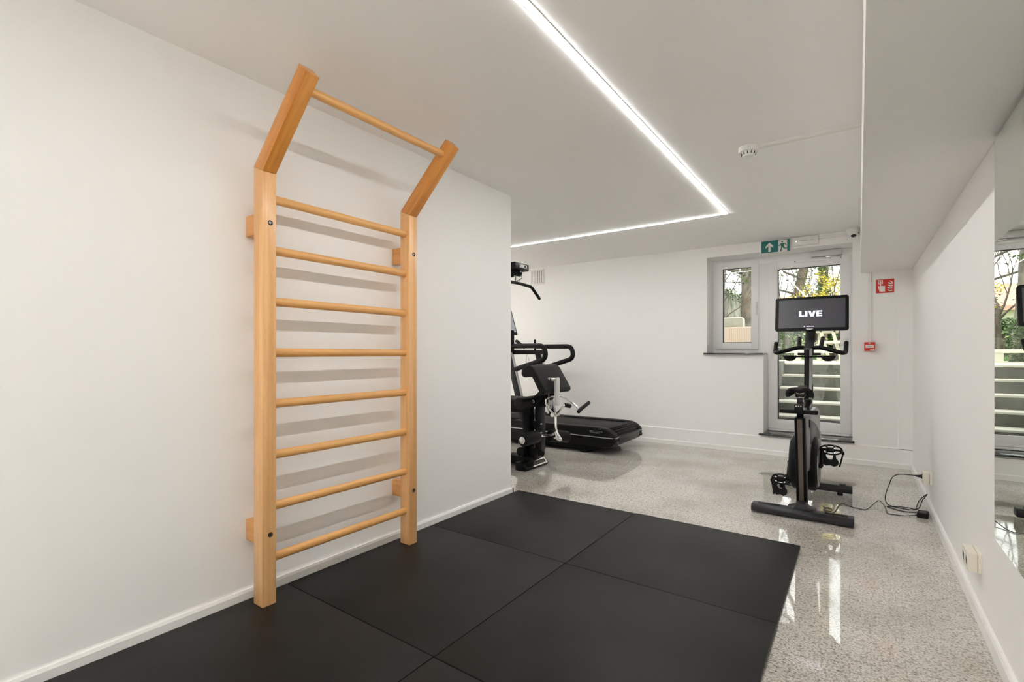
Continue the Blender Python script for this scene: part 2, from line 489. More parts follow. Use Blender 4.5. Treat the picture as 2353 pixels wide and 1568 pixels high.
def skirting(poly_pts, name):
    pass
bh = .062
bprof = lambda s, o: [(o, 0), (o + s * .016, 0), (o + s * .016, bh - .012), (o + s * .010, bh), (o, bh)]
bm = N()
prism(bprof(1, XL), 'y', -4.62, 3.238, bm=bm)
prism([(3.222, 0), (3.238, 0), (3.238, bh - .012), (3.232, bh), (3.222, bh)], 'x', -9.0, XL + .016, bm=bm)
struct('baseboard_left', bm, M['trim'], smooth=False)
struct('baseboard_right', prism([(XR, 0), (XR - .018, 0), (XR - .018, .052), (XR - .012, .062), (XR, .062)], 'y', -4.62, 6.161), M['trim'], smooth=False)
struct('baseboard_back', prism([(6.161, 0), (6.148, 0), (6.148, .046), (6.153, .054), (6.161, .054)], 'x', -9.0, XR), M['trim'], smooth=False)

struct('facade', box(-9, 9, 6.30, 6.60, 2.62, 7.0), M['render_out'], 'upper outside wall of the building', smooth=False)
# window and door sills of black stone
struct('trim_3', box(-1.531, -.886, 6.135, 6.487, 1.13, 1.149, bev=.002), M['slab'], 'black stone window sill')
struct('trim_4', box(-.928, -.038, 6.135, 6.487, .215, .236, bev=.002), M['slab'], 'black stone door step')

# joinery
YF = 6.487
def framebox(x0, x1, z0, z1, w, y0, y1, bev=.004, wb=None, bm=None):
    bm = bm or N(); wb = wb or w
    box(x0, x0 + w, y0, y1, z0, z1, bev, bm=bm); box(x1 - w, x1, y0, y1, z0, z1, bev, bm=bm)
    box(x0 + w - .004, x1 - w + .004, y0, y1, z1 - w, z1, bev, bm=bm); box(x0 + w - .004, x1 - w + .004, y0, y1, z0, z0 + wb, bev, bm=bm)
    return bm
fr = N()
box(-1.50, -1.455, YF, 6.56, 1.15, 2.212, .003, bm=fr)
box(-.995, -.86, YF, 6.56, .236, 2.212, .003, bm=fr)
box(-.088, OX1, YF, 6.56, .236, 2.212, .003, bm=fr)
box(-1.50, OX1, YF, 6.56, 2.212, OZ, .003, bm=fr)
box(-1.456, -.994, YF, 6.56, 1.15, 1.205, .003, bm=fr)
struct('trim_5', fr, M['upvc'], 'white plastic outer frame of window and door')

def pane(x0, x1, z0, z1, parent):
    obj('gasket', framebox(x0 - .002, x1 + .002, z0 - .002, z1 + .002, .010, 6.500, 6.535, .001), M['gasket'], parent, label='black rubber gasket')
    obj('pane', box(x0 + .006, x1 - .006, 6.516, 6.522, z0 + .006, z1 - .006), M['glass'], parent, smooth=False)

w2 = thing('added_fill_window', 'wide window added behind the camera for fill daylight', None, (-.95, -4.7, NZ0), kind='structure')  # unseen window, added to let fill daylight into the room
obj('frame', framebox(NX0, NX1, NZ0, NZ1, .07, -4.76, -4.69, .004), M['upvc'], w2)
obj('mullion', box(-.98, -.92, -4.76, -4.69, NZ0 + .07, NZ1 - .07), M['upvc'], w2)
obj('pane', box(NX0 + .06, NX1 - .06, -4.728, -4.722, NZ0 + .06, NZ1 - .06), M['glass'], w2, smooth=False)
w1 = thing('window_1', 'narrow white framed window beside the glazed door', None, (-1.224, 6.5, 1.19), kind='structure')
obj('sash', framebox(-1.467, -.981, 1.192, 2.270, .081, 6.470, 6.545, .005), M['upvc'], w1)
pane(-1.386, -1.059, 1.272, 2.193, w1)
hb = N(); box(-1.012, -.992, 6.455, 6.471, 1.66, 1.76, .003, bm=hb); box(-1.009, -.995, 6.438, 6.457, 1.60, 1.72, .004, bm=hb)
obj('window_handle', hb, M['white_plastic'], w1)

d1 = thing('door_1', 'white framed glazed door to the garden steps', None, (-.474, 6.5, .25), kind='structure')
obj('door_leaf', framebox(-.873, -.076, .262, 2.222, .093, 6.472, 6.545, .005, wb=.107), M['upvc'], d1)
pane(-.779, -.152, .368, 2.131, d1)
hb = N()
box(-.845, -.815, 6.458, 6.472, 1.10, 1.30, .004, bm=hb)
tube(rounded([(-.83, 6.465, 1.235), (-.83, 6.42, 1.235), (-.735, 6.415, 1.205)], .02), .010, bm=hb)
obj('door_handle', hb, M['white_plastic'], d1)
hb = N()
box(-.128, -.098, 6.458, 6.472, 1.15, 1.30, .004, bm=hb)
tube(rounded([(-.113, 6.465, 1.25), (-.113, 6.425, 1.25), (-.165, 6.418, 1.235)], .02), .010, bm=hb)
obj('latch', hb, M['white_plastic'], d1)
obj('threshold', box(-.86, -.088, 6.452, 6.56, .236, .258, .003), M['upvc'], d1)
cl = thing('door_closer', 'light grey door closer box on the frame above the garden door', 'door closer', (-.3, 6.46, 2.2))
obj('body', box(-.441, -.152, 6.430, YF + .002, 2.229, 2.293, .003), M['grey_plastic'], cl)
rb = N(); box(-.610, -.152, 6.452, 6.473, 2.184, 2.210, .003, bm=rb)
rail = obj('slide_rail', rb, M['upvc'], cl)
for x in (-.600, -.162):
    obj('screw', cyl((x, 6.4505, 2.197), (x, 6.453, 2.197), .005, seg=14), M['gasket'], cl)
obj('arm', box(-.30, -.20, 6.445, 6.456, 2.210, 2.230, .002), M['steel'], cl)

# LED strip
led = thing('light_strip', 'long white LED light strip turning a right angle on the ceiling', 'light', (-.983, 4.745, ZC))
bm = N()
hw = .0105
prism([(-.983 - hw, -4.3), (-.983 + hw, -4.3), (-.983 + hw, 4.745 + hw), (-8.6, 4.745 + hw), (-8.6, 4.745 - hw), (-.983 - hw, 4.745 - hw)], 'z', 2.4150, 2.4199, bm=bm)
obj('diffuser', bm, M['led'], led, smooth=False)
bm = N()
for a, b_ in ((.0105, .0135), (-.0135, -.0105)):
    box(-.983 + a, -.983 + b_, -4.3, 4.745 + (.0135 if a > 0 else -.0105), 2.4170, 2.4199, bm=bm)
    box(-8.6, -.983 + (.0135 if a > 0 else -.0105), 4.745 + a, 4.745 + b_, 2.4170, 2.4199, bm=bm)
obj('channel', bm, M['trim'], led, smooth=False)

# can-shaped downlights added for bounce fill in the two unseen ends of the room
for px, py, lab in ((-1.65, -2.6, 'added white fill downlight behind the camera, left of the light strip, nearer'), (-.42, -2.6, 'added white fill downlight behind the camera, right of the light strip, nearer'),
                    (-1.65, -3.7, 'added white fill downlight behind the camera, left of the light strip, farther'), (-.42, -3.7, 'added white fill downlight behind the camera, right of the light strip, farther'),
                    (-6.4, 3.9, 'added white fill downlight in the hidden end of the gym, nearest the front wall'), (-6.4, 5.4, 'added white fill downlight in the hidden end of the gym, beside the back wall'),
                    (-7.8, 4.7, 'added white fill downlight in the hidden end of the gym, nearest the end wall')):
    lp = thing('fill_downlight', lab, 'ceiling lamp', (px, py, 2.20), 'added fill downlights')
    obj('lamp_can', lathe([(.13, 0), (.13, -.22), (.12, -.22), (.12, -.01), (0, -.01)], (px, py, 2.4195), seg=36), M['trim'], lp)
    obj('baffle', lathe([(.1195, -.218), (.1195, -.012), (.1185, -.012), (.1185, -.218), (.1195, -.218)], (px, py, 2.4195), seg=36, cap=False), M['gasket'], lp, label='black inner baffle')
    obj('diffuser', cyl((px, py, 2.4065), (px, py, 2.4035), .116, seg=32), M['rear_fill_led'] if px > -3 else M['gym_fill_led'], lp, smooth=False)

# mirror on the right wall
mi = thing('wall_mirror', 'large frameless mirror fixed to the right wall under the boxed beam', 'mirror', (.42, .6, .447))
obj('glass_face', box(.4175, .4245, -1.6, 2.562, .447, 1.952), M['mirror'], mi, smooth=False)
obj('backing', box(.4245, .4285, -1.59, 2.557, .450, 1.962), M['gasket'], mi, smooth=False)

# ------------------------------------------------------------------ mats
mat_spots = [
    (-2.284, -1.2885, 2.3065, 3.303, 'black rubber floor mat in the far corner by the wall end'),
    (-1.2855, -.2810, 2.3035, 3.311, 'black rubber floor mat nearest the exercise bike'),
    (-2.284, -1.2890, 1.3120, 2.3035, 'black rubber floor mat with the right foot of the wall bars on it'),
    (-1.2860, -.2805, 1.3100, 2.3005, 'black rubber floor mat in the middle of the outer column, nearest the granite floor'),
    (-2.284, -1.2900, .3120, 1.3090, 'black rubber floor mat with the left foot of the wall bars on it'),
    (-1.2870, -.2800, .3100, 1.3070, 'black rubber floor mat cut off at the bottom edge, outer column'),
]
for x0, x1, y0, y1, lab in mat_spots:
    single('floor_mat', box(x0, x1, y0, y1, 0, .020, bev=.003, seg=2), M['rubber'], lab, 'gym mat', 'rubber floor mats')

# ------------------------------------------------------------------ wall bars
wb = thing('wall_bars', 'wooden wall bars with angled pull-up arms fixed to the white wall', 'wall bars', (-2.19, 1.58, .02))
PX0, PX1 = -2.225, -2.147
for y0, y1 in ((1.118, 1.180), (1.982, 2.042)):
    obj('upright', prism([(PX0, .02), (PX1, .02), (PX1, 1.956), (PX0, 1.9905)], 'y', y0, y1, bev=.0018), M['wood_post'], wb, label='pale beech upright')
    obj('angled_arm', prism([(PX0, 1.991), (PX1, 1.957), (-1.813, 2.283), (-1.860, 2.331)], 'y', y0, y1, bev=.0018), M['wood_arm_shaded'], wb, label='beech angled arm tinted orange as if shaded')
    for z0, z1 in ((.290, .386), (1.682, 1.777)):
        obj('wall_block', box(XL, PX0, y0 + .001, y1 - .001, z0, z1, bev=.004), M['wood_block'], wb)
    ym = (y0 + y1) / 2 + .004
    for z in (.335, 1.732):
        h = obj('bolt_hole_shade', cyl((PX1 - .004, ym, z), (PX1 + .0006, ym, z), .0115, seg=22), M['hole'], wb, label='dark disc for the shade in a bolt hole')  # dark disc on the surface paints the shade of a bored recess
        obj('bolt', cyl((PX1 - .003, ym - .002, z), (PX1 + .0016, ym - .002, z), .0055, seg=8), M['steel'], h, label='steel bolt head')
for k in range(8):
    z = .215 + .2338 * k
    bm = cyl((-2.187, 1.150, z), (-2.187, 2.000, z), .0205, seg=28)
    bmesh.ops.scale(bm, verts=bm.verts[:], vec=(.8, 1, 1), space=Matrix.Translation((2.187, 0, 0)))
    obj('rung', bm, M['wood_rung'], wb)
obj('pull_up_bar', cyl((-1.888, 1.15, 2.254), (-1.888, 2.005, 2.254), .0195, seg=28), M['wood_rung'], wb)

# ------------------------------------------------------------------ ceiling and wall fittings
sd = thing('smoke_detector', 'white round smoke detector on the ceiling', 'smoke detector', (-.556, 3.306, 2.36))
obj('base', lathe([(.058, 0), (.058, -.024), (.054, -.031), (.0, -.031)], (-.556, 3.306, ZC)), M['white_plastic'], sd)
obj('chamber', lathe([(.043, -.030), (.040, -.044), (.032, -.057), (.022, -.061), (.0, -.062)], (-.556, 3.306, ZC)), M['white_plastic'], sd)
sl = N()
for k in range(12):
    a = 2 * PI * k / 12
    box(-.0022, .0022, .0370, .0428, -.049, -.034, bm=sl, mat=Matrix.Translation((-.556, 3.306, ZC)) @ Matrix.Rotation(a, 4, 'Z'))
obj('slots', sl, M['gasket'], sd, label='dark smoke inlet slots')
cd = N(); prism([(3.294, ZC), (3.294, ZC - .014), (3.299, ZC - .019), (3.325, ZC - .019), (3.330, ZC - .014), (3.330, ZC)], 'x', -.503, SOF_X + .004, bm=cd)
single('cable_conduit', cd, M['white_plastic'], 'white cable duct on the ceiling from smoke detector to boxed beam', 'cable duct')
single('cable_conduit', prism([(.073, YB), (.073, 6.163), (.078, 6.159), (.100, 6.159), (.105, 6.163), (.105, YB)], 'z', 1.255, SOF_Z + .004), M['white_plastic'],
       'white upright cable duct running down to the fire alarm call point', 'cable duct')
single('cable_conduit', prism([(YB, 2.372), (6.162, 2.372), (6.159, 2.376), (6.159, 2.394), (6.162, 2.398), (YB, 2.398)], 'x', -.352, -.095), M['white_plastic'],
       'short white cable duct from emergency light to security camera', 'cable duct')

# exit sign
ex = thing('exit_sign', 'green and white emergency exit sign with arrow and running figure', 'sign', (-.762, 6.16, 2.271))
X0, Z0, W_, H_ = -.911, 2.271, .298, .145
yS = 6.158
obj('plate', box(X0, X0 + W_, yS, YB, Z0, Z0 + H_, .001), M['sign_white'], ex, label='white sign plate')
ux, uz = (1, 0, 0), (0, 0, 1)
def flat(polys, x0, z0, y, th=.0008):
    bm = N()
    for p in polys: plate(p, (x0, y, z0), ux, uz, th, bm)
    return bm
g = flat([[(.007, .006), (.178, .006), (.178, .138), (.007, .138)], [(.264, .006), (.291, .006), (.291, .138), (.264, .138)], [(.178, .132), (.264, .132), (.264, .138), (.178, .138)]], X0, Z0, yS)
obj('green_panel', g, M['green'], ex, smooth=False)
arrow = [(.078, .016), (.100, .016), (.100, .078), (.128, .055), (.128, .078), (.089, .119), (.050, .078), (.050, .055), (.078, .078)]
obj('arrow', flat([arrow], X0, Z0, yS - .0008), M['sign_white'], ex, smooth=False)
man = N()
for pl in ([circ(.215, .114, .009, 18)] + [[(.196, .094), (.226, .097), (.235, .092), (.232, .060), (.222, .052), (.206, .058)],
        [(.196, .094), (.206, .098), (.201, .079), (.182, .068), (.178, .074), (.191, .084)],
        [(.224, .098), (.238, .098), (.258, .078), (.252, .072), (.236, .088), (.226, .088)],
        [(.206, .062), (.219, .056), (.214, .034), (.206, .012), (.194, .012), (.201, .036)],
        [(.218, .062), (.232, .064), (.238, .046), (.268, .042), (.268, .034), (.230, .036), (.222, .048)],
        [(.206, .012), (.192, .012), (.192, .007), (.212, .007)]]):
    plate(pl, (X0, yS, Z0), ux, uz, .001, man)
obj('running_figure', man, M['green'], ex, smooth=False)

em = thing('emergency_wall_lamp', 'white emergency light box on the wall beside the exit sign', 'emergency light', (-.474, 6.15, 2.316))
obj('housing', box(-.594, -.353, 6.140, YB, 2.318, 2.412, .003), M['white_plastic'], em)
obj('cover', box(-.590, -.357, 6.134, 6.142, 2.322, 2.404, .002), M['white_plastic'], em)
obj('groove', box(-.520, -.395, 6.1328, 6.1345, 2.362, 2.370, .0005), M['grey_plastic'], em, label='grey groove')
obj('indicator', cyl((-.560, 6.132, 2.364), (-.560, 6.135, 2.364), .0045, seg=14), M['led_dot'], em, label='lit indicator lamp')

# dome camera
dc = thing('security_camera', 'white dome security camera on the ceiling next to the boxed beam', 'camera', (-.048, 6.085, 2.33))
cc = (-.048, 6.085, ZC)
obj('mount', lathe([(.057, 0), (.057, -.034), (.055, -.037), (0, -.037)], cc), M['white_plastic'], dc)
obj('dome', lathe([(.055, -.036), (.054, -.048), (.045, -.066), (.030, -.080), (.0, -.086)], cc), M['white_plastic'], dc)
obj('lens', lathe([(.024, 0), (.020, .006), (.010, .010), (0, .011)], (cc[0] + .002, cc[1] - .024, cc[2] - .0755), axis=(.05, -.55, -.8)), M['lens'], dc, label='dark glass lens')
obj('side_window', box(cc[0] + .037, cc[0] + .050, cc[1] - .03, cc[1] - .02, cc[2] - .060, cc[2] - .050, .002), M['lens'], dc, label='small dark window')

# vent grille
vg = thing('vent_grille', 'white perforated vent grille high on the back wall', 'vent', (-3.925, 6.17, 2.17))
obj('backing', box(-4.043, -3.812, 6.170, YB, 2.175, 2.387), M['gasket'], vg, smooth=False)
bm = N()
vx0, vx1, vz0, vz1 = -4.049, -3.806, 2.169, 2.393
cols = [vx0 + .030 + k * .034 for k in range(6)]
ys0, ys1 = 6.160, 6.171
edges = [vx0] + sum([[c, c + .015] for c in cols], []) + [vx1]
for a, b_ in zip(edges[0::2], edges[1::2]): box(a, b_, ys0, ys1, vz0, vz1, bm=bm)
rows = [vz0 + .020 + k * .0128 for k in range(7)] + [vz0 + .118 + k * .0128 for k in range(7)]
zz = [vz0] + sum([[r_, r_ + .0085] for r_ in rows], []) + [vz1]
for c in cols:
    for a, b_ in zip(zz[0::2], zz[1::2]): box(c, c + .015, ys0 + .0005, ys1, a, b_, bm=bm)
obj('grille', bm, M['white_plastic'], vg, smooth=False)
for x in (vx0 + .008, vx1 - .008):
    for z in (vz0 + .008, vz1 - .008): obj('screw', cyl((x, 6.1585, z), (x, 6.161, z), .004, seg=12), M['steel'], vg)

# fire sign
fs = thing('fire_alarm_sign', 'red fire alarm sign with a pressing finger and flames', 'sign', (.212, 6.17, 1.752))
fx, fz, fw, fh = .140, 1.752, .145, .138
yS = 6.1715
obj('plate', box(fx - .003, fx + fw + .003, yS, YB, fz - .003, fz + fh + .003), M['sign_white'], fs, smooth=False)
obj('red_panel', flat([[(0, 0), (fw, 0), (fw, fh), (0, fh)]], fx, fz, yS, .0006), M['red'], fs, smooth=False)
sym = N(); y2 = yS - .0006
ring = [(.017, .092), (.056, .092), (.056, .130), (.017, .130)]
for q in ([(.017, .092), (.056, .092), (.056, .098), (.017, .098)], [(.017, .124), (.056, .124), (.056, .130), (.017, .130)], [(.017, .098), (.023, .098), (.023, .124), (.017, .124)],
          [(.050, .098), (.056, .098), (.056, .124), (.050, .124)], circ(.0365, .111, .009, 14),
          [(.032, .060), (.041, .060), (.041, .104), (.032, .104)], [(.028, .014), (.072, .014), (.074, .070), (.041, .074), (.028, .074)],
          [(.018, .050), (.018, .072), (.026, .072), (.028, .014), (.026, .030)]):
    plate(q, (fx, y2, fz), ux, uz, .0006, sym)
for k, (a, b_) in enumerate(((.090, .016), (.090, .040), (.094, .064), (.096, .086))):
    plate([(a, b_ + .020), (a + .006, b_ + .006), (a + .020, b_), (a + .040, b_), (a + .040, b_ + .014), (a + .024, b_ + .010), (a + .010, b_ + .018)], (fx, y2, fz), ux, uz, .0006, sym)
plate([(.112, .124), (.114, .112), (.134, .094), (.134, .108), (.120, .116)], (fx, y2, fz), ux, uz, .0006, sym)
obj('symbols', sym, M['sign_white'], fs, smooth=False, label='white hand and flame symbols')

cp = thing('fire_call_point', 'red fire alarm call point box at the foot of the upright cable duct', 'fire alarm', (.087, 6.15, 1.168))
obj('box', box(.043, .131, 6.125, YB, 1.170, 1.257, .004), M['red'], cp)
obj('panel', box(.053, .121, 6.1225, 6.126, 1.199, 1.232, .001), M['sign_white'], cp, label='white press panel')
pt = N()
for a in (.066, .096): box(a, a + .012, 6.1217, 6.1230, 1.214, 1.217, bm=pt)
merge(pt, cyl((.087, 6.1217, 1.2155), (.087, 6.1230, 1.2155), .004, seg=14))
obj('markings', pt, M['gasket'], cp, label='black arrow and dot markings')
obj('key_flap', box(.090, .128, 6.1205, 6.126, 1.172, 1.184, .001), M['sign_white'], cp, label='white flap')
obj('logo', box(.079, .094, 6.1238, 6.1255, 1.242, 1.250), M['sign_white'], cp, label='small white emblem')

# sockets on the right wall
def socket(y0, y1, z0, z1, d, lab, n):
    s = thing('socket_box', lab, 'electrical socket', (XR - d / 2, (y0 + y1) / 2, z0))
    obj('base', box(XR - .013, XR + .0005, y0, y1, z0, z1, .0015), M['cream_plastic'], s)
    obj('cover', box(XR - d, XR - .0145, y0 + .001, y1 - .001, z0 + .001, z1 - .001, .002), M['cream_plastic'], s)
    zc = (z0 + z1) / 2
    for k in range(n):
        yc = y0 + (y1 - y0) * (k + .5) / n
        ins = obj('outlet', lathe([(.024, 0), (.024, .002), (.021, .002), (.020, -.001), (0, -.001)], (XR - d, yc, zc), axis=(-1, 0, 0)), M['white_plastic'], s, label='round white outlet')
        hb = N()
        for dy in (-.0095, .0095): cyl((XR - d - .0012, yc + dy, zc), (XR - d + .003, yc + dy, zc), .0028, seg=12, bm=hb)
        obj('pin_hole', hb, M['gasket'], ins, label='dark pin holes')
    return s
socket(2.853, 2.988, .205, .287, .046, 'cream double socket box on the right wall below the mirror', 2)
socket(4.605, 4.700, .199, .281, .050, 'cream single socket box on the right wall with a black plug in it', 1)

# ------------------------------------------------------------------ exercise bike
bk = thing('exercise_bike', 'black and grey indoor exercise bike with a screen reading LIVE by the door', 'exercise bike', (-.332, 4.3, 0))
CX = -.332
def baseplate(y0, y1, z0, z1, x0, x1, hump=False):
    prof = [(y0, z0), (y1, z0), (y1, z1 - .012), (y1 - .012, z1), (y0 + .022, z1), (y0, z1 - .018)]
    return prism(prof, 'x', x0, x1, bev=.006, seg=3)
rb = baseplate(3.876, 3.985, .010, .060, -.638, -.025)
prism([(-.422, .050), (-.370, .066), (-.362, .10), (-.302, .10), (-.294, .066), (-.240, .050)], 'y', 3.93, 4.065, bev=.008, bm=rb)
rear = obj('rear_base', rb, M['charcoal'], bk)
for x0, x1 in ((-.60, -.46), (-.19, -.06)):
    obj('grip_pad', box(x0, x1, 3.915, 3.965, .0585, .0615, .001), M['blackm'], rear)
for x in (-.60, -.07): obj('foot', cyl((x, 3.93, 0), (x, 3.93, .014), .018, bev=.002), M['blackm'], rear)
fb = obj('front_base', baseplate(4.715, 4.805, .026, .080, -.612, -.042), M['charcoal'], bk)
for x in (-.535, -.125): obj('foot', cyl((x, 4.745, 0), (x, 4.745, .03), .020, bev=.002), M['blackm'], fb)
obj('wheel_cap', box(-.13, -.085, 4.745, 4.79, .078, .085, .002), M['blackm'], fb)
# seat post: slants back towards the rider
def lean(x0, x1, dy0, dy1, z0, z1):
    yb = lambda z: 4.02 + (z - .06) * (3.865 - 4.02) / .65
    return prism([(yb(z0) + dy0, z0), (yb(z0) + dy1, z0), (yb(z1) + dy1, z1), (yb(z1) + dy0, z1)], 'x', x0, x1, bev=.005, seg=3)
post = obj('seat_post', lean(CX - .032, CX + .032, -.002, .095, .06, .705), M['black'], bk)
obj('post_reflection', lean(CX - .015, CX + .015, -.0055, .02, .085, .695), M['taupe'], post, label='taupe reflection painted on the back of the post')  # brown-grey strip paints a reflection down the middle of the post
obj('side_cover', lean(CX + .026, CX + .0345, .02, .085, .07, .70), M['charcoal'], post)
obj('inner_tube', lean(CX - .020, CX + .020, .02, .075, .70, .745), M['blackm'], post)
# saddle carriage
ca = N()
box(CX - .027, CX + .023, 3.815, 3.875, .738, .80, .003, bm=ca)
box(CX - .021, CX + .019, 3.85, 4.06, .770, .798, .003, bm=ca)
cr = obj('saddle_carriage', ca, M['black'], bk)
for k in (-1, 0, 1): obj('screw', cyl((CX - .002 + k * .014, 3.8135, .788), (CX - .002 + k * .014, 3.8165, .788), .0042, seg=12), M['sign_white'], cr, label='pale screw')
for s in (-1, 1):
    obj('dumbbell_rest', box(CX - .004 + s * .022, CX - .004 + s * .112, 3.825, 3.885, .736 + (0 if s < 0 else -.002), .760, .006, 3), M['blackm'], bk)
obj('saddle_clamp', cyl((CX - .004, 3.955, .795), (CX - .004, 3.955, .838), .021, bev=.002), M['charcoal'], bk)
obj('clamp_ring', cyl((CX - .004, 3.955, .836), (CX - .004, 3.955, .842), .0225), M['cream_plastic'], bk, label='pale clamp ring')
rl = N()
for s in (-1, 1):
    tube(rounded([(CX + s * .040, 3.91, .885), (CX + s * .022, 3.935, .852), (CX + s * .022, 4.05, .852), (CX + s * .010, 4.13, .875)], .03), .0045, bm=rl)
box(CX - .032, CX + .024, 3.935, 3.98, .838, .858, .004, bm=rl)
obj('saddle_rails', rl, M['black'], bk)
sb = N()
SX = CX - .004
for i in range(22):
    t = i / 21
    y = 3.90 + .25 * t
    w = max(.016, .069 * (1 - t / .55)) if t < .42 else .016
    r = .0165 - .002 * t
    zt = .888 + .010 * t
    dr = w / .069
    arc = [(-1.00, -.042), (-1.02, -.020), (-.84, -.001), (-.45, .005), (0, -.003), (.45, .005), (.84, -.001), (1.02, -.020), (1.00, -.042)]
    pts = spline([(SX + p[0] * w, y + .012 * abs(p[0]) * dr, zt + p[1] * dr ** 1.3) for p in arc], 4)
    tube(pts, r, seg=12, bm=sb)
sad = obj('saddle', sb, M['padding'], bk, ang=60)
rm = sad.modifiers.new('fuse', 'REMESH'); rm.mode = 'VOXEL'; rm.voxel_size = .0035; rm.use_smooth_shade = True
sm_ = sad.modifiers.new('soften', 'SMOOTH'); sm_.factor = .6; sm_.iterations = 6
# frame
body = N()
prism([(4.15, .30), (4.11, .46), (4.15, .60), (4.26, .675), (4.44, .705), (4.62, .715), (4.71, .690), (4.765, .655), (4.795, .60), (4.805, .50), (4.80, .34), (4.60, .20), (4.30, .22)], 'x', CX - .070, CX + .070, bev=.024, seg=4, bm=body)
def taper(b):
    for v in b.verts:
        f = .50 + .50 * max(0, min(1, (v.co.y - 4.12) / .58))
        v.co.x = CX + (v.co.x - CX) * f
    return b
taper(body)
prism([(4.725, .075), (4.80, .075), (4.815, .50), (4.74, .50)], 'x', CX + .018, CX + .074, bev=.010, bm=body)
prism([(4.725, .075), (4.80, .075), (4.815, .50), (4.74, .50)], 'x', CX - .074, CX - .018, bev=.010, bm=body)
fr_ = obj('frame', body, M['grey_body'], bk)
op = N()
prism([(4.165, .662), (4.32, .632), (4.50, .588), (4.64, .53), (4.71, .478), (4.70, .455), (4.18, .475)], 'x', CX + .060, CX + .0725, bev=.003, bm=op)
obj('opening_shade', taper(op), M['black'], fr_, label='black panel for the shaded hand opening in the frame side')  # raised black panel paints the shade inside the frame's opening
obj('opening_panel', taper(prism([(4.20, .628), (4.34, .602), (4.47, .570), (4.47, .466), (4.21, .485)], 'x', CX + .064, CX + .0745, bev=.002)), M['charcoal'], fr_)
obj('frame_link', box(CX - .022, CX + .022, 3.99, 4.20, .36, .47, .008), M['black'], bk)
cv = N()
cyl((CX - .092, 4.40, .30), (CX + .072, 4.40, .30), .205, seg=56, bev=.018, bm=cv)
obj('drive_cover', cv, M['blackm'], bk)
obj('side_disc', cyl((CX + .066, 4.40, .30), (CX + .082, 4.40, .30), .175, seg=56, bev=.007), M['charcoal'], bk)
obj('side_disc', cyl((CX - .104, 4.40, .30), (CX - .088, 4.40, .30), .185, seg=56, bev=.007), M['charcoal'], bk)
obj('silver_arc', tube([(CX + .080, 4.40 + .165 * math.cos(a), .30 + .165 * math.sin(a)) for a in [R(150 + k * 7) for k in range(24)]], .006), M['silver'], bk, label='silver trim arc on the drive cover')
CRK = Vector((CX, 4.375, .29))
PR, PLt = Vector((-.176, 4.485, .402)), Vector((-.489, 4.265, .178))
axle = cyl((CX - .125, CRK.y, CRK.z), (CX + .105, CRK.y, CRK.z), .016, seg=20)
obj('axle', axle, M['black'], bk)
def pedal(c, s, wide, xa):
    """pedal hanging toe-cage down; s = +1 right side, -1 left side"""
    cyl_ = tube(rounded([(xa, CRK.y, CRK.z), (xa, (CRK.y + c.y) / 2, (CRK.z + c.z) / 2), (xa, c.y, c.z)], .03), [.015] * 7 + [.012] * (9 - 7) if False else .0135)
    obj('crank_arm', cyl_, M['black'], bk)
    p = N()
    # platform ring
    ringp = [(c.x + wide * math.cos(a) * (1 if abs(math.cos(a)) < .8 else .97), c.y + .022 * math.sin(a), c.z + .031 * math.sin(a)) for a in [2 * PI * k / 28 for k in range(29)]]
    tube(ringp, .0065, seg=8, bm=p, cap=False)
    tube([(c.x - wide, c.y, c.z), (c.x + wide, c.y, c.z)], .008, seg=10, bm=p)
    for dx in (-.028, .022): box(c.x + dx - .006, c.x + dx + .006, c.y - .014, c.y + .014, c.z - .034, c.z + .034, .003, bm=p)
    box(c.x - .022, c.x + .018, c.y - .022, c.y + .006, c.z - .018, c.z + .020, .005, bm=p)
    tube([(xa, c.y, c.z), (c.x, c.y, c.z)], .008, seg=10, bm=p)
    po = obj('pedal', p, M['black'], bk)
    q = N()
    o = (c.x, c.y + .012, c.z)
    pl = lambda pts: plate(pts, o, (1, 0, 0), (0, .25, .97), .006, q)
    w = wide * .92
    pl([(-w, -.052), (-w * .72, -.036), (-w * .5, -.036), (-w * .42, -.060), (-w * .2, -.076), (w * .1, -.076), (w * .2, -.060), (w * .22, -.036), (w * .44, -.036), (w * .5, -.066), (w * .70, -.080),
        (w * .74, -.100), (w * .62, -.118), (w * .3, -.128), (-w * .1, -.120), (-w * .5, -.126), (-w * .78, -.112), (-w, -.08)])
    obj('toe_cage', q, M['blackm'], po)
    st = N()
    tube(rounded([(c.x + s * wide * .96, c.y, c.z - .004), (c.x + s * wide * 1.02, c.y + .006, c.z - .03), (c.x + s * wide * .74, c.y - .01, c.z - .122)], .02), .0055, seg=8, bm=st)
    box(c.x + s * wide * 1.02 - .008, c.x + s * wide * 1.02 + .010, c.y - .01, c.y + .01, c.z - .030, c.z - .006, .003, bm=st)
    obj('strap', st, M['black'], po)
    for dx in (-.033, .024):
        for dz in (-.018, .016): obj('cleat_bolt', cyl((c.x + dx, c.y - .0165, c.z + dz), (c.x + dx, c.y - .010, c.z + dz), .0052, seg=12), M['chrome'], po, label='bright cleat bolt')
    obj('cleat', box(c.x - .016, c.x + .014, c.y - .024, c.y - .012, c.z - .028, c.z - .022, .002), M['chrome'], po, label='bright metal cleat')
pedal(PR, 1, .074, CX + .098)
pedal(PLt, -1, .064, CX - .112)
# resistance knob and lever
obj('brake_knob', lathe([(.009, -.06), (.009, 0), (.012, .004), (.021, .022), (.022, .046), (.018, .052), (0, .053)], (-.312, 4.29, .748)), M['blackm'], bk)
obj('gear_lever', box(CX + .026, CX + .0305, 4.60, 4.62, .775, .895, .001), M['black'], bk)
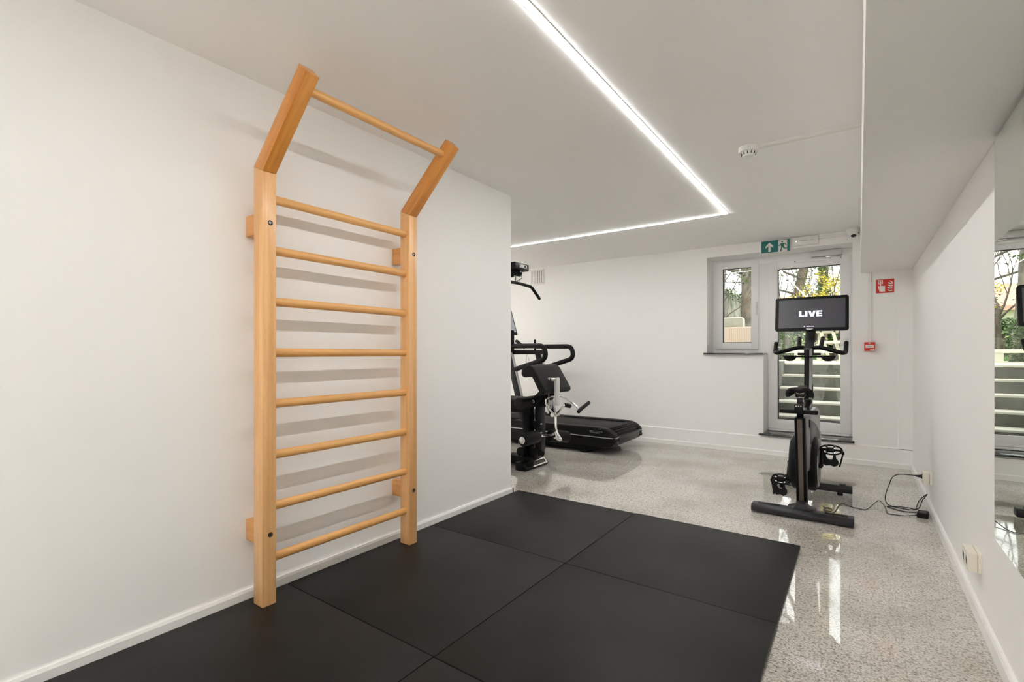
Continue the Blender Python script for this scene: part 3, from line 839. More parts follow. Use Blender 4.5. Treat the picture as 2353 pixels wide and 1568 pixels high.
# handlebar column
obj('column', prism([(4.545, .66), (4.640, .66), (4.665, 1.185), (4.60, 1.185)], 'x', CX - .027, CX + .026, bev=.006), M['grey_body'], bk, label='grey handlebar column')
obj('column_strip', prism([(4.541, .68), (4.57, .68), (4.615, 1.18), (4.596, 1.18)], 'x', CX - .029, CX + .006, bev=.003), M['black'], bk, label='black strip on the column')
hb = N()
prism([(4.60, 1.14), (4.69, 1.14), (4.76, 1.20), (4.80, 1.245), (4.74, 1.255), (4.61, 1.20)], 'x', CX - .034, CX + .030, bev=.010, seg=3, bm=hb)
obj('hub', hb, M['charcoal'], bk)
LB = []
for s in (-1, 1):
    pts = rounded([(CX, 4.66, 1.188), (CX + s * .075, 4.655, 1.194), (CX + s * .225, 4.60, 1.148), (CX + s * .246, 4.66, 1.152), (CX + s * .249, 4.745, 1.232)], [0, .03, .018, .02, 0], 6)
    obj('handlebar', tube(pts, .0165), M['blackm'], bk)
    hp = rounded([(CX + s * .082, 4.655, 1.190), (CX + s * .078, 4.74, 1.205), (CX + s * .085, 4.86, 1.275)], .03)
    obj('inner_grip', tube(hp, .0155), M['blackm'], bk)
for s in (-1, 1):
    xx = CX + s * .133
    ch = lathe([(.0, -.046), (.022, -.043), (.040, -.030), (.050, -.010), (.052, 0), (.047, .001), (.040, -.018), (.020, -.036), (0, -.039)], (xx, 4.60, 1.128), seg=36)
    obj('cup_holder', ch, M['blackm'], bk)
obj('holder_bar', box(CX - .10, CX + .10, 4.585, 4.625, 1.112, 1.124, .003), M['blackm'], bk)
for s in (-1, 1): obj('phone_rest', box(CX + s * .05 - .03, CX + s * .05 + .03, 4.63, 4.70, 1.128, 1.150, .004), M['charcoal'], bk)
obj('screen_neck', prism([(4.74, 1.235), (4.80, 1.235), (4.87, 1.36), (4.89, 1.46), (4.86, 1.46), (4.829, 1.335), (4.80, 1.332)], 'x', CX - .037, CX + .035, bev=.008), M['black'], bk)
# monitor, tilted back a little
mo = Matrix.Translation((CX, 4.795, 1.337)) @ Matrix.Rotation(R(-9), 4, 'X')
mb = N()
prism(rrect(-.265, .265, 0, .292, .018), 'y', 0, .032, bm=mb, mat=mo)
mon = obj('monitor', mb, M['black'], bk)
obj('screen', box(-.238, .241, -.0006, .004, .024, .270, mat=mo), M['screen'], mon, smooth=False)
txo = mo @ Vector((-.086, -.0012, .120))
ux_ = (mo.to_3x3() @ Vector((1, 0, 0))); uz_ = (mo.to_3x3() @ Vector((0, 0, 1)))
obj('screen_lettering', text('LIVE', txo, ux_, uz_, .050, .0006, sq=1.20), M['screen_text'], mon, smooth=False, label='white word LIVE')
sm = N()
plate(circ(-.046, .036, .0042, 14), mo @ Vector((0, -.0012, 0)), ux_, uz_, .0006, sm)
for x, w in ((-.030, .021), (-.008, .012), (.0055, .021)):
    plate([(x, .0335), (x + w, .0335), (x + w, .0385), (x, .0385)], mo @ Vector((0, -.0012, 0)), ux_, uz_, .0006, sm)
obj('screen_caption', sm, M['screen_text'], mon, smooth=False, label='tiny white caption line')
BADGE = [(-.5, .5), (.46, .5), (.5, .1), (.38, -.02), (.30, -.02), (.26, -.32), (.06, -.32), (0, -.5), (-.06, -.32), (-.30, -.32), (-.40, .0), (-.48, .06)]
obj('maker_badge', plate([(p[0] * .050, .011 + p[1] * .014) for p in BADGE], mo @ Vector((-.008, -.0008, 0)), ux_, uz_, .002), M['silver'], mon, label='small silver badge')

# ------------------------------------------------------------------ cable and power adapter
Z = .004
cab = N()
plug_run = [(.379, 4.66, .242), (.345, 4.66, .243), (.30, 4.66, .243), (.24, 4.67, .235), (.205, 4.68, .205), (.188, 4.69, .15), (.165, 4.68, .07), (.166, 4.66, .02), (.191, 4.62, Z), (.244, 4.63, Z), (.30, 4.615, Z + .004), (.335, 4.58, Z + .01),
            (.345, 4.62, .03), (.365, 4.66, .07), (.408, 4.68, .112), (.38, 4.66, .07), (.352, 4.60, .018), (.30, 4.57, Z + .003), (.22, 4.60, Z), (.172, 4.585, Z), (.223, 4.526, Z), (.283, 4.51, Z), (.334, 4.500, .012)]
tube(spline(plug_run, 7), .0032, seg=8, bm=cab)
long_run = [(.327, 4.425, .012), (.264, 4.393, Z), (.20, 4.382, Z), (.167, 4.38, .006), (.158, 4.44, .02), (.146, 4.53, .03), (.121, 4.60, .034), (.09, 4.54, .02), (.06, 4.45, .006), (.034, 4.392, Z), (.016, 4.394, Z), (-.053, 4.419, Z), (-.086, 4.466, Z), (-.115, 4.44, .008),
            (-.128, 4.36, .006), (-.139, 4.239, Z), (-.159, 4.16, Z), (-.189, 4.174, Z), (-.21, 4.22, Z), (-.193, 4.267, Z + .005), (-.162, 4.24, Z + .006), (-.168, 4.18, Z + .006), (-.195, 4.185, Z + .007), (-.206, 4.23, Z + .008), (-.180, 4.262, Z + .01), (-.200, 4.285, Z), (-.218, 4.300, Z)]
tube(spline(long_run, 6), .0028, seg=8, bm=cab)
cb = single('power_cable', cab, M['cable'], 'thin black power cable looping over the granite floor between bike and wall socket', 'cable')
pg = N(); tube([(.3785, 4.66, .242), (.352, 4.66, .242), (.336, 4.66, .243)], [.011, .009, .005], seg=14, bm=pg)
box(.370, .379, 4.648, 4.672, .228, .256, .002, bm=pg)
LOC[cb.name] = cb.location.copy()
obj('plug', pg, M['cable'], cb, label='black plug')
obj('strain_tip', tube([(.340, 4.4245, .0128), (.322, 4.4245, .0115)], .0046, seg=10), M['cable'], cb)
ad = thing('power_adapter', 'black power adapter brick on the floor against the right wall', 'power adapter', (.366, 4.47, 0))
am = Matrix.Translation((.366, 4.46, 0)) @ Matrix.Rotation(R(-8), 4, 'Z')
obj('housing', box(-.031, .031, -.052, .052, 0, .032, .005, 3, mat=am), M['blackm'], ad)
obj('label_patch', box(-.018, .018, -.03, .03, .0315, .0324, mat=am), M['charcoal'], ad)

# ------------------------------------------------------------------ treadmill
tr = thing('treadmill', 'black treadmill with looped handrails standing along the back wall', 'treadmill', (-3.1, 5.46, 0))
Y0, Y1 = 5.043, 5.883
side = [(-3.95, .100), (-2.30, .086), (-2.235, .100), (-2.200, .150), (-2.196, .205), (-2.215, .238), (-2.255, .272), (-2.315, .295), (-2.42, .304), (-3.95, .298)]
for (a, b_) in ((Y0, Y0 + .115), (Y1 - .115, Y1)):
    sr = obj('side_rail', prism(side, 'y', a, b_, bev=.012, seg=3), M['blackm'], tr)
    ys = Y0 - .002 if a == Y0 else Y1 + .002
    yi = a if a != Y0 else b_
    st = [(-3.95, ys, .203), (-2.24, ys, .198), (-2.196, (ys + (Y0 + .02 if a == Y0 else Y1 - .02)) / 2, .198), (-2.190, Y0 + .04 if a == Y0 else Y1 - .04, .199), (-2.194, yi, .203)]
    obj('silver_line', tube(rounded(st, .02), .0058, seg=8), M['silver'], sr, label='silver line along the side')
    obj('end_notch', box(-2.212, -2.190, (a + .035), (b_ - .015), .130, .160, .003), M['gasket'], sr, label='dark notch in the rear end')
bd = obj('maker_badge', plate([(p[0] * .158 - 2.423, .250 + p[1] * .032) for p in BADGE], (0, Y0 - .0005, 0), (1, 0, 0), (0, 0, 1), .003), M['silver'], tr, label='silver badge outline')
obj('badge_inner', plate([(p[0] * .146 - 2.423, .250 + p[1] * .026) for p in BADGE], (0, Y0 - .002, 0), (1, 0, 0), (0, 0, 1), .003), M['black'], bd, smooth=False)
bt = N(); x = -2.490
for w in (.012, .010, .011, .012, .010, .011, .012, .010, .012):
    box(x, x + w * .7, Y0 - .0058, Y0 - .0045, .248, .2545, bm=bt); x += w + .0035
obj('badge_lettering', bt, M['silver'], bd, smooth=False)
obj('belt', prism([(-3.90, .24), (-2.40, .24), (-2.40, .15), (-2.222, .15), (-2.214, .20), (-2.232, .245), (-2.262, .272), (-2.31, .286), (-3.90, .286)], 'y', Y0 + .113, Y1 - .113, bev=.003), M['belt'], tr)
sl = N()
for k in range(5):
    a = R(8 + k * 18)
    px, pz = -2.315 + .100 * math.cos(a), .188 + .100 * math.sin(a)
    tube([(px, Y0 + .117, pz), (px, Y1 - .117, pz)], .011, seg=8, bm=sl)
obj('belt_slats', sl, M['blackm'], tr)
obj('rear_cover', prism([(-2.42, .088), (-2.27, .082), (-2.205, .115), (-2.186, .165), (-2.186, .212), (-2.24, .205), (-2.42, .2)], 'y', Y0 + .113, Y1 - .113, bev=.006), M['charcoal'], tr)
obj('chassis', box(-3.90, -2.45, Y0 + .05, Y1 - .05, .030, .105, .01), M['black'], tr)
for x in (-2.60, -3.75):
    for y in (Y0 + .075, Y1 - .075): obj('foot', cyl((x, y, 0), (x, y, .06), .05, bev=.004), M['blackm'], tr)
obj('motor_hood', prism([(-3.98, .09), (-3.55, .09), (-3.55, .31), (-3.70, .36), (-3.92, .34), (-3.98, .26)], 'y', Y0 + .02, Y1 - .02, bev=.02, seg=3), M['blackm'], tr)
for y, dy in ((5.10, 0), (5.80, 0)):
    up = prism([(-3.47, .27), (-3.385, .27), (-3.635, 1.16), (-3.72, 1.16)], 'y', y - .028, y + .028, bev=.006)
    u_ = obj('upright', up, M['charcoal'], tr)
    obj('upright_trim', prism([(-3.388, .275), (-3.372, .275), (-3.622, 1.155), (-3.638, 1.155)], 'y', y - .020, y + .020, bev=.002), M['silver'], u_, label='silver front edge')
    pts = rounded([(-3.72, y, 1.236), (-3.14, y, 1.236), (-3.115, y, 1.075), (-3.62, y, .925)], [0, .095, .085, 0], 10)
    obj('handrail', tube(pts, .031, seg=18), M['padding'], tr)
obj('console_tray', box(-3.72, -3.585, 5.10, 5.80, 1.128, 1.19, .014, 3), M['blackm'], tr)
obj('bracket_grip', tube([(-3.50, 5.20, 1.215), (-3.63, 5.20, 1.305)], .021), M['blackm'], tr)
obj('speed_lever', tube([(-3.60, 5.60, 1.17), (-3.60, 5.60, 1.325)], .017), M['blackm'], tr)
obj('safety_cord', tube(spline([(-3.60, 5.40, 1.14), (-3.61, 5.40, 1.06), (-3.605, 5.40, .98), (-3.585, 5.40, .95), (-3.56, 5.40, .98), (-3.565, 5.40, 1.04), (-3.59, 5.40, 1.14)], 6), .0022, seg=6), M['cable'], tr, label='thin black safety cord loop')
obj('device_holder', box(-3.72, -3.60, 5.07, 5.12, 1.16, 1.44, .012, 3), M['blackm'], tr)
mm = Matrix.Translation((-3.985, 5.46, 1.405)) @ Matrix.Rotation(R(-17), 4, 'Y')
mt = obj('monitor', box(-.03, 0, -.29, .29, 0, .40, .010, 3, mat=mm), M['black'], tr)
obj('screen', box(-.004, .0012, -.265, .262, .040, .375, mat=mm), M['screen_pale'], mt, smooth=False)
obj('monitor_neck', box(-4.02, -3.96, 5.40, 5.52, 1.15, 1.45, .01), M['blackm'], tr)
obj('neck_arm', box(-4.0, -3.60, 5.40, 5.52, 1.145, 1.175, .01), M['blackm'], tr)

# ------------------------------------------------------------------ multi gym
mg = thing('multi_gym', 'black and chrome multi gym partly hidden by the end of the white wall', 'multi gym', (-2.9, 4.13, 0))
obj('base_rail', box(-4.1, -2.66, 4.05, 4.19, .022, .105, .008, 3), M['black'], mg)
ft = N()
prism([(-2.745, 0), (-2.622, 0), (-2.618, .022), (-2.660, .072), (-2.745, .078)], 'y', 3.915, 4.330, bev=.004, bm=ft)
foot = obj('front_foot', ft, M['black'], mg)
n0, n1 = Vector((-2.6165, 0, .0215)), Vector((-2.657, 0, .0715))
d_ = (n1 - n0)
def onface(pts, th, mat, name, lab=None):
    o = plate(pts, (n0.x, 3.930, n0.z), (0, 1, 0), d_.normalized(), th)
    return obj(name, o, mat, foot, smooth=False, label=lab)
L_ = d_.length
onface([(0, 0), (.386, 0), (.386, L_), (0, L_)], -.004, M['chrome'], 'foot_frame', 'silver frame on the foot')
onface([(.022, .012), (.364, .012), (.364, L_ - .012), (.022, L_ - .012)], -.0055, M['blackm'], 'foot_inset')
obj('foot_cap', cyl((-2.70, 3.905, .035), (-2.70, 3.93, .035), .035, bev=.006), M['blackm'], foot)
obj('rear_post', box(-2.79, -2.715, 4.105, 4.215, .075, .66, .006), M['black'], mg)
obj('front_post', box(-2.70, -2.622, 4.200, 4.282, .105, .66, .006), M['charcoal'], mg, label='charcoal front post')
obj('post_link', box(-2.76, -2.64, 4.16, 4.24, .40, .46, .004), M['black'], mg)
hw_ = N()
for y, z in ((4.17, .62), (4.20, .43), (4.20, .34), (4.19, .15)): cyl((-2.62, y - .012, z), (-2.62, y, z), .008, seg=12, bm=hw_)
obj('post_bolts', hw_, M['steel'], mg)
kb = N(); lathe([(.010, -.03), (.010, 0), (.026, .008), (.028, .03), (.022, .040), (0, .042)], (-2.60, 4.19, .135), axis=(.2, -.9, .1), bm=kb)
obj('adjust_knob', kb, M['blackm'], mg)
obj('lower_pulley', cyl((-2.76, 4.02, .16), (-2.76, 4.06, .16), .045, bev=.004), M['black'], mg)
obj('pulley_guard', prism([(-2.70, .075), (-2.64, .075), (-2.64, .17), (-2.70, .20)], 'y', 4.10, 4.17, bev=.004), M['black'], mg)
# arm-curl pad
pad = [(-2.659, .953), (-2.642, .995), (-2.605, 1.026), (-2.564, 1.036), (-2.525, 1.022), (-2.500, .995), (-2.376, .800), (-2.378, .775), (-2.398, .757), (-2.440, .760), (-2.529, .915), (-2.560, .922), (-2.600, .912), (-2.638, .918)]
obj('arm_pad', prism(pad, 'y', 3.88, 4.375, bev=.014, seg=3), M['padding'], mg, ang=50)
br = N()
for y in (4.02, 4.20):
    prism([(-2.62, .645), (-2.585, .640), (-2.47, .735), (-2.41, .762), (-2.45, .80), (-2.53, .78), (-2.63, .69)], 'y', y, y + .014, bev=.002, bm=br)
prism([(-2.60, .60), (-2.50, .62), (-2.43, .74), (-2.50, .76)], 'y', 4.09, 4.16, bev=.006, bm=br)
bo = obj('pad_bracket', br, M['black'], mg)
obj('pivot_bolt', cyl((-2.60, 4.008, .672), (-2.60, 4.022, .672), .018, seg=20, bev=.003), M['steel'], bo, label='steel pivot bolt')
obj('seat', box(-3.35, -2.72, 3.94, 4.30, .60, .69, .03, 4), M['padding'], mg)
obj('seat_roll', cyl((-2.690, 3.885, .655), (-2.650, 4.30, .665), .058, seg=36, bev=.012), M['padding'], mg)
obj('seat_frame', box(-3.2, -2.70, 4.08, 4.17, .54, .61, .006), M['black'], mg)
# leg rollers
r1 = obj('leg_roller', cyl((-2.628, 3.868, .310), (-2.610, 4.10, .318), .062, seg=36, bev=.012), M['padding'], mg)
obj('roller_cap', lathe([(.034, 0), (.034, .004), (.024, .005), (.022, .003), (.020, .010), (.012, .015), (0, .016)], (-2.629, 3.868, .310), axis=(-.08, -1, 0)), M['chrome'], r1, label='chrome and white roller cap')
r2 = obj('leg_roller', cyl((-2.535, 4.21, .318), (-2.440, 4.42, .285), .060, seg=36, bev=.012), M['padding'], mg)
obj('roller_rod', tube([(-2.61, 4.08, .316), (-2.56, 4.20, .318), (-2.50, 4.25, .316)], .010), M['chrome'], mg, label='chrome roller rod')
# chrome curl lever
ch = N()
box(-2.370, -2.338, 4.025, 4.082, .646, .912, .006, 3, bm=ch)
obj('curl_lever', ch, M['grey_plastic'], mg, label='pale silver lever box')
obj('lever_plate', box(-2.475, -2.462, 4.085, 4.150, .60, .80, .004), M['silver'], mg, label='silver drilled plate')
hp = N()
for z in (.63, .69, .75): cyl((-2.4625, 4.115, z), (-2.4605, 4.115, z), .008, seg=14, bm=hp)
obj('plate_holes', hp, M['gasket'], mg, label='dark holes in the plate')
obj('lever_axle', cyl((-2.385, 3.985, .895), (-2.36, 4.028, .895), .017, seg=20, bev=.003), M['steel'], mg)
obj('lever_bracket', box(-2.46, -2.366, 4.03, 4.075, .885, .908, .003), M['grey_plastic'], mg, label='pale silver bracket')
obj('lever_pivot', cyl((-2.415, 4.06, .548), (-2.405, 4.17, .548), .022, seg=20, bev=.004), M['chrome'], mg, label='chrome pivot')
left = rounded([(-2.412, 4.10, .545), (-2.44, 4.02, .62), (-2.455, 4.00, .70), (-2.43, 4.06, .728), (-2.42, 4.12, .726)], [0, .03, .03, .03, 0])
obj('curl_bar', tube(left, .011), M['chrome'], mg, label='chrome curl bar')
right = rounded([(-2.42, 4.12, .726), (-2.42, 4.26, .722), (-2.36, 4.35, .66), (-2.27, 4.36, .585)], [0, .08, .05, 0], 8)
obj('curl_bar', tube(right, .011), M['chrome'], mg, label='chrome curl bar')
obj('lower_lever', tube(rounded([(-2.41, 4.12, .55), (-2.405, 4.12, .40), (-2.37, 4.12, .33)], .03), .012), M['chrome'], mg, label='chrome lower lever')
obj('lever_foot', prism([(-2.41, .385), (-2.395, .385), (-2.338, .315), (-2.342, .298), (-2.365, .292), (-2.43, .318)], 'y', 4.112, 4.128, bev=.002), M['chrome'], mg, label='chrome triangular plate')
obj('lever_rod', tube(rounded([(-2.62, 4.17, .325), (-2.52, 4.15, .328), (-2.45, 4.13, .345), (-2.41, 4.12, .37)], .05), .010), M['chrome'], mg, label='chrome lever rod')
obj('hand_grip', tube([(-2.262, 4.315, .566), (-2.262, 4.36, .585), (-2.250, 4.52, .640)], .019), M['padding'], mg)
obj('hand_grip', tube([(-2.185, 3.905, .672), (-2.165, 3.965, .660)], .019), M['padding'], mg)
obj('grip_arm', tube(rounded([(-2.405, 4.10, .548), (-2.31, 4.00, .59), (-2.185, 3.90, .672)], .04), .011), M['chrome'], mg, label='chrome grip arm')
# tower, boom and pull-down bar
obj('tower', box(-3.62, -3.30, 3.99, 4.24, .02, 2.05, .01), M['black'], mg)
bm_ = obj('top_boom', box(-3.40, -2.800, 3.990, 4.236, 1.994, 2.064, .006), M['blackm'], mg)
obj('boom_cap', box(-2.815, -2.795, 3.992, 4.234, 1.998, 2.062, .004), M['charcoal'], bm_)
obj('boom_lettering', text('UNICA', (-2.7945, 4.062, 2.014), (0, 1, 0), (0, 0, 1), .036, .0012, sq=1.03), M['sign_white'], bm_, smooth=False, label='white raised lettering')
pu = N()
for x in (-2.83, -2.92): cyl((x, 4.07, 1.962), (x, 4.115, 1.962), .034, seg=24, bev=.004, bm=pu)
box(-2.94, -2.81, 4.075, 4.11, 1.96, 2.0, .003, bm=pu)
obj('pulleys', pu, M['black'], mg)
cbz = N()
tube(spline([(-2.862, 4.09, 1.95), (-2.866, 4.095, 1.91), (-2.87, 4.10, 1.885)], 5), .004, seg=8, bm=cbz)
tube(spline([(-2.845, 4.15, 1.95), (-2.835, 4.165, 1.925), (-2.850, 4.15, 1.905), (-2.87, 4.11, 1.885)], 6), .004, seg=8, bm=cbz)
obj('pull_cable', cbz, M['cable'], mg)
lat = rounded([(-2.87, 3.69, 1.743), (-2.87, 3.86, 1.858), (-2.87, 4.12, 1.872), (-2.87, 4.392, 1.858), (-2.87, 4.56, 1.745)], [0, .03, .1, .03, 0], 6)
obj('pull_down_bar', tube(lat, .0165), M['blackm'], mg)

# ------------------------------------------------------------------ garden
random.seed(7)
struct('lawn', box(-30, 30, 13.0, 60, .6, 1.0), M['lawn'], 'green lawn behind the terrace', smooth=False)
tb = N()
box(-14, -1.15, 6.62, 13.0, .7, .994, bm=tb); box(.75, 14, 6.62, 13.0, .7, .994, bm=tb); box(-1.15, .75, 8.62, 13.0, .7, .994, bm=tb)
struct('terrace', tb, M['paving'], 'pale paved garden terrace', smooth=False)
struct('stairwell_wall', merge(box(-1.15, -.942, 6.60, 8.62, -.1, 1.02), box(.55, .75, 6.60, 8.62, -.1, 1.02)), M['concrete'], 'concrete side walls of the garden steps', smooth=False)
stp = N()
box(-.95, .56, 6.60, 7.40, -.1, .144, bm=stp)
for k in range(5):
    y, z = 7.40 + .30 * k, .314 + .17 * k
    box(-.945, .555, y, y + .34, -.1, z - .001, .004, bm=stp)
struct('garden_steps', stp, M['concrete'], 'concrete steps climbing from the door to the terrace')
struct('step_tops', (lambda b: [box(-.940, .550, 7.394 + .30 * k, 7.70 + .30 * k, .284 + .17 * k, .3155 + .17 * k, .010, 3, bm=b) for k in range(5)] and b)(N()), M['paving'], 'pale worn treads of the garden steps', smooth=False)

def leaves(n, fn, s0, s1, flat=False):
    bm = N()
    for _ in range(n):
        p = Vector(fn())
        s = random.uniform(s0, s1)
        e = Euler((random.uniform(-.9, .9), random.uniform(-.9, .9), random.uniform(0, 6.28))) if not flat else Euler((random.uniform(-.8, .8) + PI / 2, 0, random.uniform(-.9, .9)))
        m = e.to_matrix()
        vs = [bm.verts.new(p + m @ Vector(q) * s) for q in ((-.5, 0, 0), (-.15, -.36, .05), (.5, 0, -.06), (-.15, .36, .05))]
        bm.faces.new(vs)
    return bm

def branch(bm, p, d, L, r, depth, spread=.55, seg=6):
    pts = [Vector(p)]
    d = Vector(d).normalized()
    for i in range(4):
        d = (d + Vector((random.uniform(-1, 1), random.uniform(-1, 1), random.uniform(-.4, .8))) * .16).normalized()
        pts.append(pts[-1] + d * L / 4)
    tube(pts, [r * (1 - .12 * i) for i in range(5)], seg=seg, bm=bm, cap=False)
    if depth > 0:
        for i in (2, 3, 4):
            for _ in range(1 if i < 4 else 2):
                nd = (d + Vector((random.uniform(-1, 1), random.uniform(-1, 1), random.uniform(-.5, .9))) * spread).normalized()
                branch(bm, pts[i], nd, L * random.uniform(.55, .8), r * (.62 - .06 * i), depth - 1, spread, max(4, seg - 1))
    return bm

def trunk_mesh(pts, rs, seg=20):
    b = tube(spline(pts, 5), [rs[0] + (rs[-1] - rs[0]) * i / ((len(pts) - 1) * 5) for i in range((len(pts) - 1) * 5 + 1)], seg=seg, cap=False)
    for v in b.verts: v.co += Vector((random.uniform(-1, 1), random.uniform(-1, 1), 0)) * .012
    return b

# old tree beside the window view
t1 = thing('old_tree', 'thick grey tree trunk seen at the right edge of the window', 'tree', (-1.80, 12.4, .99))
obj('trunk', trunk_mesh([(-1.80, 12.4, .9), (-1.83, 12.4, 1.5), (-1.86, 12.4, 2.4), (-1.92, 12.4, 4), (-2.0, 12.4, 7)], [.44, .32]), M['bark'], t1, ang=80)
bb = N()
for z, dx in ((2.9, -1), (3.3, .5), (3.6, -1.2), (4.2, -.6), (4.4, 1)):
    branch(bb, (-1.88, 12.3, z), (dx, -.5, .25), 1.5, .05, 2)
obj('branches', bb, M['twig'], t1)
obj('ivy', leaves(1800, lambda: (-1.85 + random.gauss(0, .30), 12.05 + random.uniform(-.25, .1), random.uniform(2.7, 5.2)), .035, .08), M['ivy'], t1, label='dark green ivy on the upper trunk')
obj('low_ivy', leaves(1100, lambda: (-1.46 + random.gauss(0, .10), 12.02 + random.uniform(-.12, .12), random.uniform(1.0, 1.75)), .03, .065), M['ivy'], t1, label='green ivy at the foot of the trunk')

t2 = thing('leaning_tree', 'slim leaning tree trunk with ivy seen through the door above the screen', 'tree', (-1.55, 14.2, 1.0))
obj('trunk', trunk_mesh([(-1.62, 14.2, .95), (-1.36, 14.2, 2.2), (-1.16, 14.2, 3.1), (-.98, 14.2, 4.2), (-.8, 14.2, 6.5)], [.115, .09]), M['bark2'], t2, ang=80)
obj('ivy', leaves(1300, lambda: (lambda z: (-1.62 + (z - 1) * .235 + random.choice((-1, 1)) * random.uniform(.06, .20), 14.05 + random.uniform(-.15, .15), z))(random.uniform(1.0, 5)), .03, .07), M['ivy'], t2, label='green ivy on the trunk')
bb = N()
for z, dx in ((2.6, -1), (3.0, -1), (3.4, .9), (3.9, -.8)): branch(bb, (-1.62 + (z - 1) * .235, 14.1, z), (dx, -.2, .35), 1.2, .028, 2)
obj('branches', bb, M['twig'], t2)
t3 = thing('ivy_tree', 'upright ivy covered tree trunk behind the yellow shrub', 'tree', (-.80, 16.2, 1.0))
obj('trunk', trunk_mesh([(-.84, 16.2, .95), (-.84, 16.2, 2.5), (-.80, 16.2, 4), (-.78, 16.2, 7)], [.13, .10]), M['bark2'], t3, ang=80)
obj('ivy', leaves(1500, lambda: (-.81 + random.gauss(0, .11), 15.95 + random.uniform(-.1, .15), random.uniform(2.4, 5.2)), .04, .085), M['ivy'], t3, label='green ivy on the trunk')

t4 = thing('bare_tree', 'small bare tree with thin dark branches left of the leaning trunk', 'tree', (-1.42, 13.3, 1.0))
bb = N()
tube([(-1.42, 13.3, .95), (-1.40, 13.3, 1.5), (-1.38, 13.25, 2.0)], [.045, .04, .035], seg=8, bm=bb)
for dx, dy in ((-.6, .1), (.5, -.2), (.15, .3), (-.2, -.4), (.7, .2)): branch(bb, (-1.39, 13.27, random.uniform(1.5, 2.0)), (dx, dy, .95), .9, .020, 3, .6)
obj('branches', bb, M['twig'], t4)
obj('leaves', leaves(110, lambda: (-1.30 + random.gauss(0, .26), 13.3 + random.gauss(0, .25), random.uniform(2.0, 3.3)), .03, .06), M['fresh'], t4, label='sparse pale leaves')

ys_ = thing('yellow_shrub', 'tall shrub with bright yellow leaves seen through the door above the screen', 'shrub', (-.42, 11.6, .994))
bb = N()
for dx in (-.5, -.2, .1, .4, .7): branch(bb, (-.40, 11.6, .96), (dx, random.uniform(-.2, .3), 1.6), 1.25, .022, 2, .45)
obj('branches', bb, M['twig'], ys_)
cl_ = [(-.40 + random.gauss(0, .26), 11.55 + random.gauss(0, .22), 1.85 + .85 * random.random() ** 1.3) for _ in range(70)]
obj('leaves', leaves(3000, lambda: tuple(c + random.gauss(0, .050) for c in random.choice(cl_)), .025, .058), M['yellow'], ys_, label='yellow leaves')
obj('inner_leaves', leaves(700, lambda: (-.46 + random.gauss(0, .24), 11.75 + random.gauss(0, .15), random.uniform(1.7, 2.5)), .03, .06), M['ivy'], ys_, label='dark green inner leaves')

hd = thing('ivy_hedge', 'long ivy covered hedge across the end of the garden', 'hedge', (-1, 16.8, 1.0))
obj('foliage', leaves(14000, lambda: (random.uniform(-5.4, 3.2), random.uniform(16.45, 16.75), random.uniform(1.0, 1.95) + .08 * math.sin(random.uniform(0, 9))), .06, .13), M['ivy'], hd, label='dark green ivy leaves')
obj('core', box(-5.5, 3.3, 16.75, 17.2, .98, 1.86), M['bark2'], hd, smooth=False)
gb = thing('leafy_bush', 'low bush with fresh yellow green leaves in front of the hedge', 'bush', (-1.28, 14.6, 1.0))
obj('foliage', leaves(520, lambda: (-1.26 + random.gauss(0, .22), 14.6 + random.gauss(0, .18), 1.0 + abs(random.gauss(.22, .2))), .05, .10), M['fresh'], gb)
bb = N(); [branch(bb, (-1.28, 14.6, .98), (random.uniform(-.6, .6), random.uniform(-.5, .5), 1), .4, .010, 1) for _ in range(5)]
obj('stems', bb, M['twig'], gb)
gr = N()
for _ in range(5200):
    x, y = random.uniform(-2.5, 3), 13.02 + 3.3 * random.random() ** 1.6
    h = random.uniform(.04, .13); a = random.uniform(0, 6.28)
    o = Vector((x, y, .995)); w = Vector((math.cos(a), math.sin(a), 0)) * .012
    gr.faces.new((gr.verts.new(o - w), gr.verts.new(o + w), gr.verts.new(o + Vector((random.gauss(0, .03), random.gauss(0, .03), h)))))
go = single('grass', gr, M['grassblade'], 'rough green grass along the edge of the terrace', 'grass', smooth=False)
go['kind'] = 'stuff'

# garden furniture
so = thing('garden_sofa', 'woven rattan garden sofa with its back to the window', 'sofa', (-2.05, 8.35, .994))
obj('back', box(-2.95, -1.20, 7.98, 8.12, 1.02, 1.540, .03, 3), M['rattan'], so)
obj('seat', box(-2.95, -1.20, 8.10, 8.80, 1.02, 1.34, .03, 3), M['rattan'], so)
for x0, x1 in ((-2.95, -2.80), (-1.35, -1.20)): obj('arm', box(x0, x1, 8.10, 8.80, 1.30, 1.50, .03, 3), M['rattan'], so)
for x in (-2.88, -1.27):
    for y in (8.05, 8.72): obj('leg', box(x - .03, x + .03, y - .03, y + .03, .994, 1.03), M['rattan'], so)
cu = thing('sofa_cushion', 'grey canvas back cushion with cream piping rising above the rattan sofa', 'cushion', (-1.95, 8.25, 1.34))
obj('cover', box(-2.40, -1.435, 8.14, 8.27, 1.34, 1.690, .04, 4), M['cushion'], cu)
obj('piping', tube([(p[0], 8.150, p[1]) for p in rrect(-2.395, -1.440, 1.345, 1.688, .04)] + [(-1.440, 8.150, 1.648)], .011, seg=8), M['piping'], cu, label='cream piping')

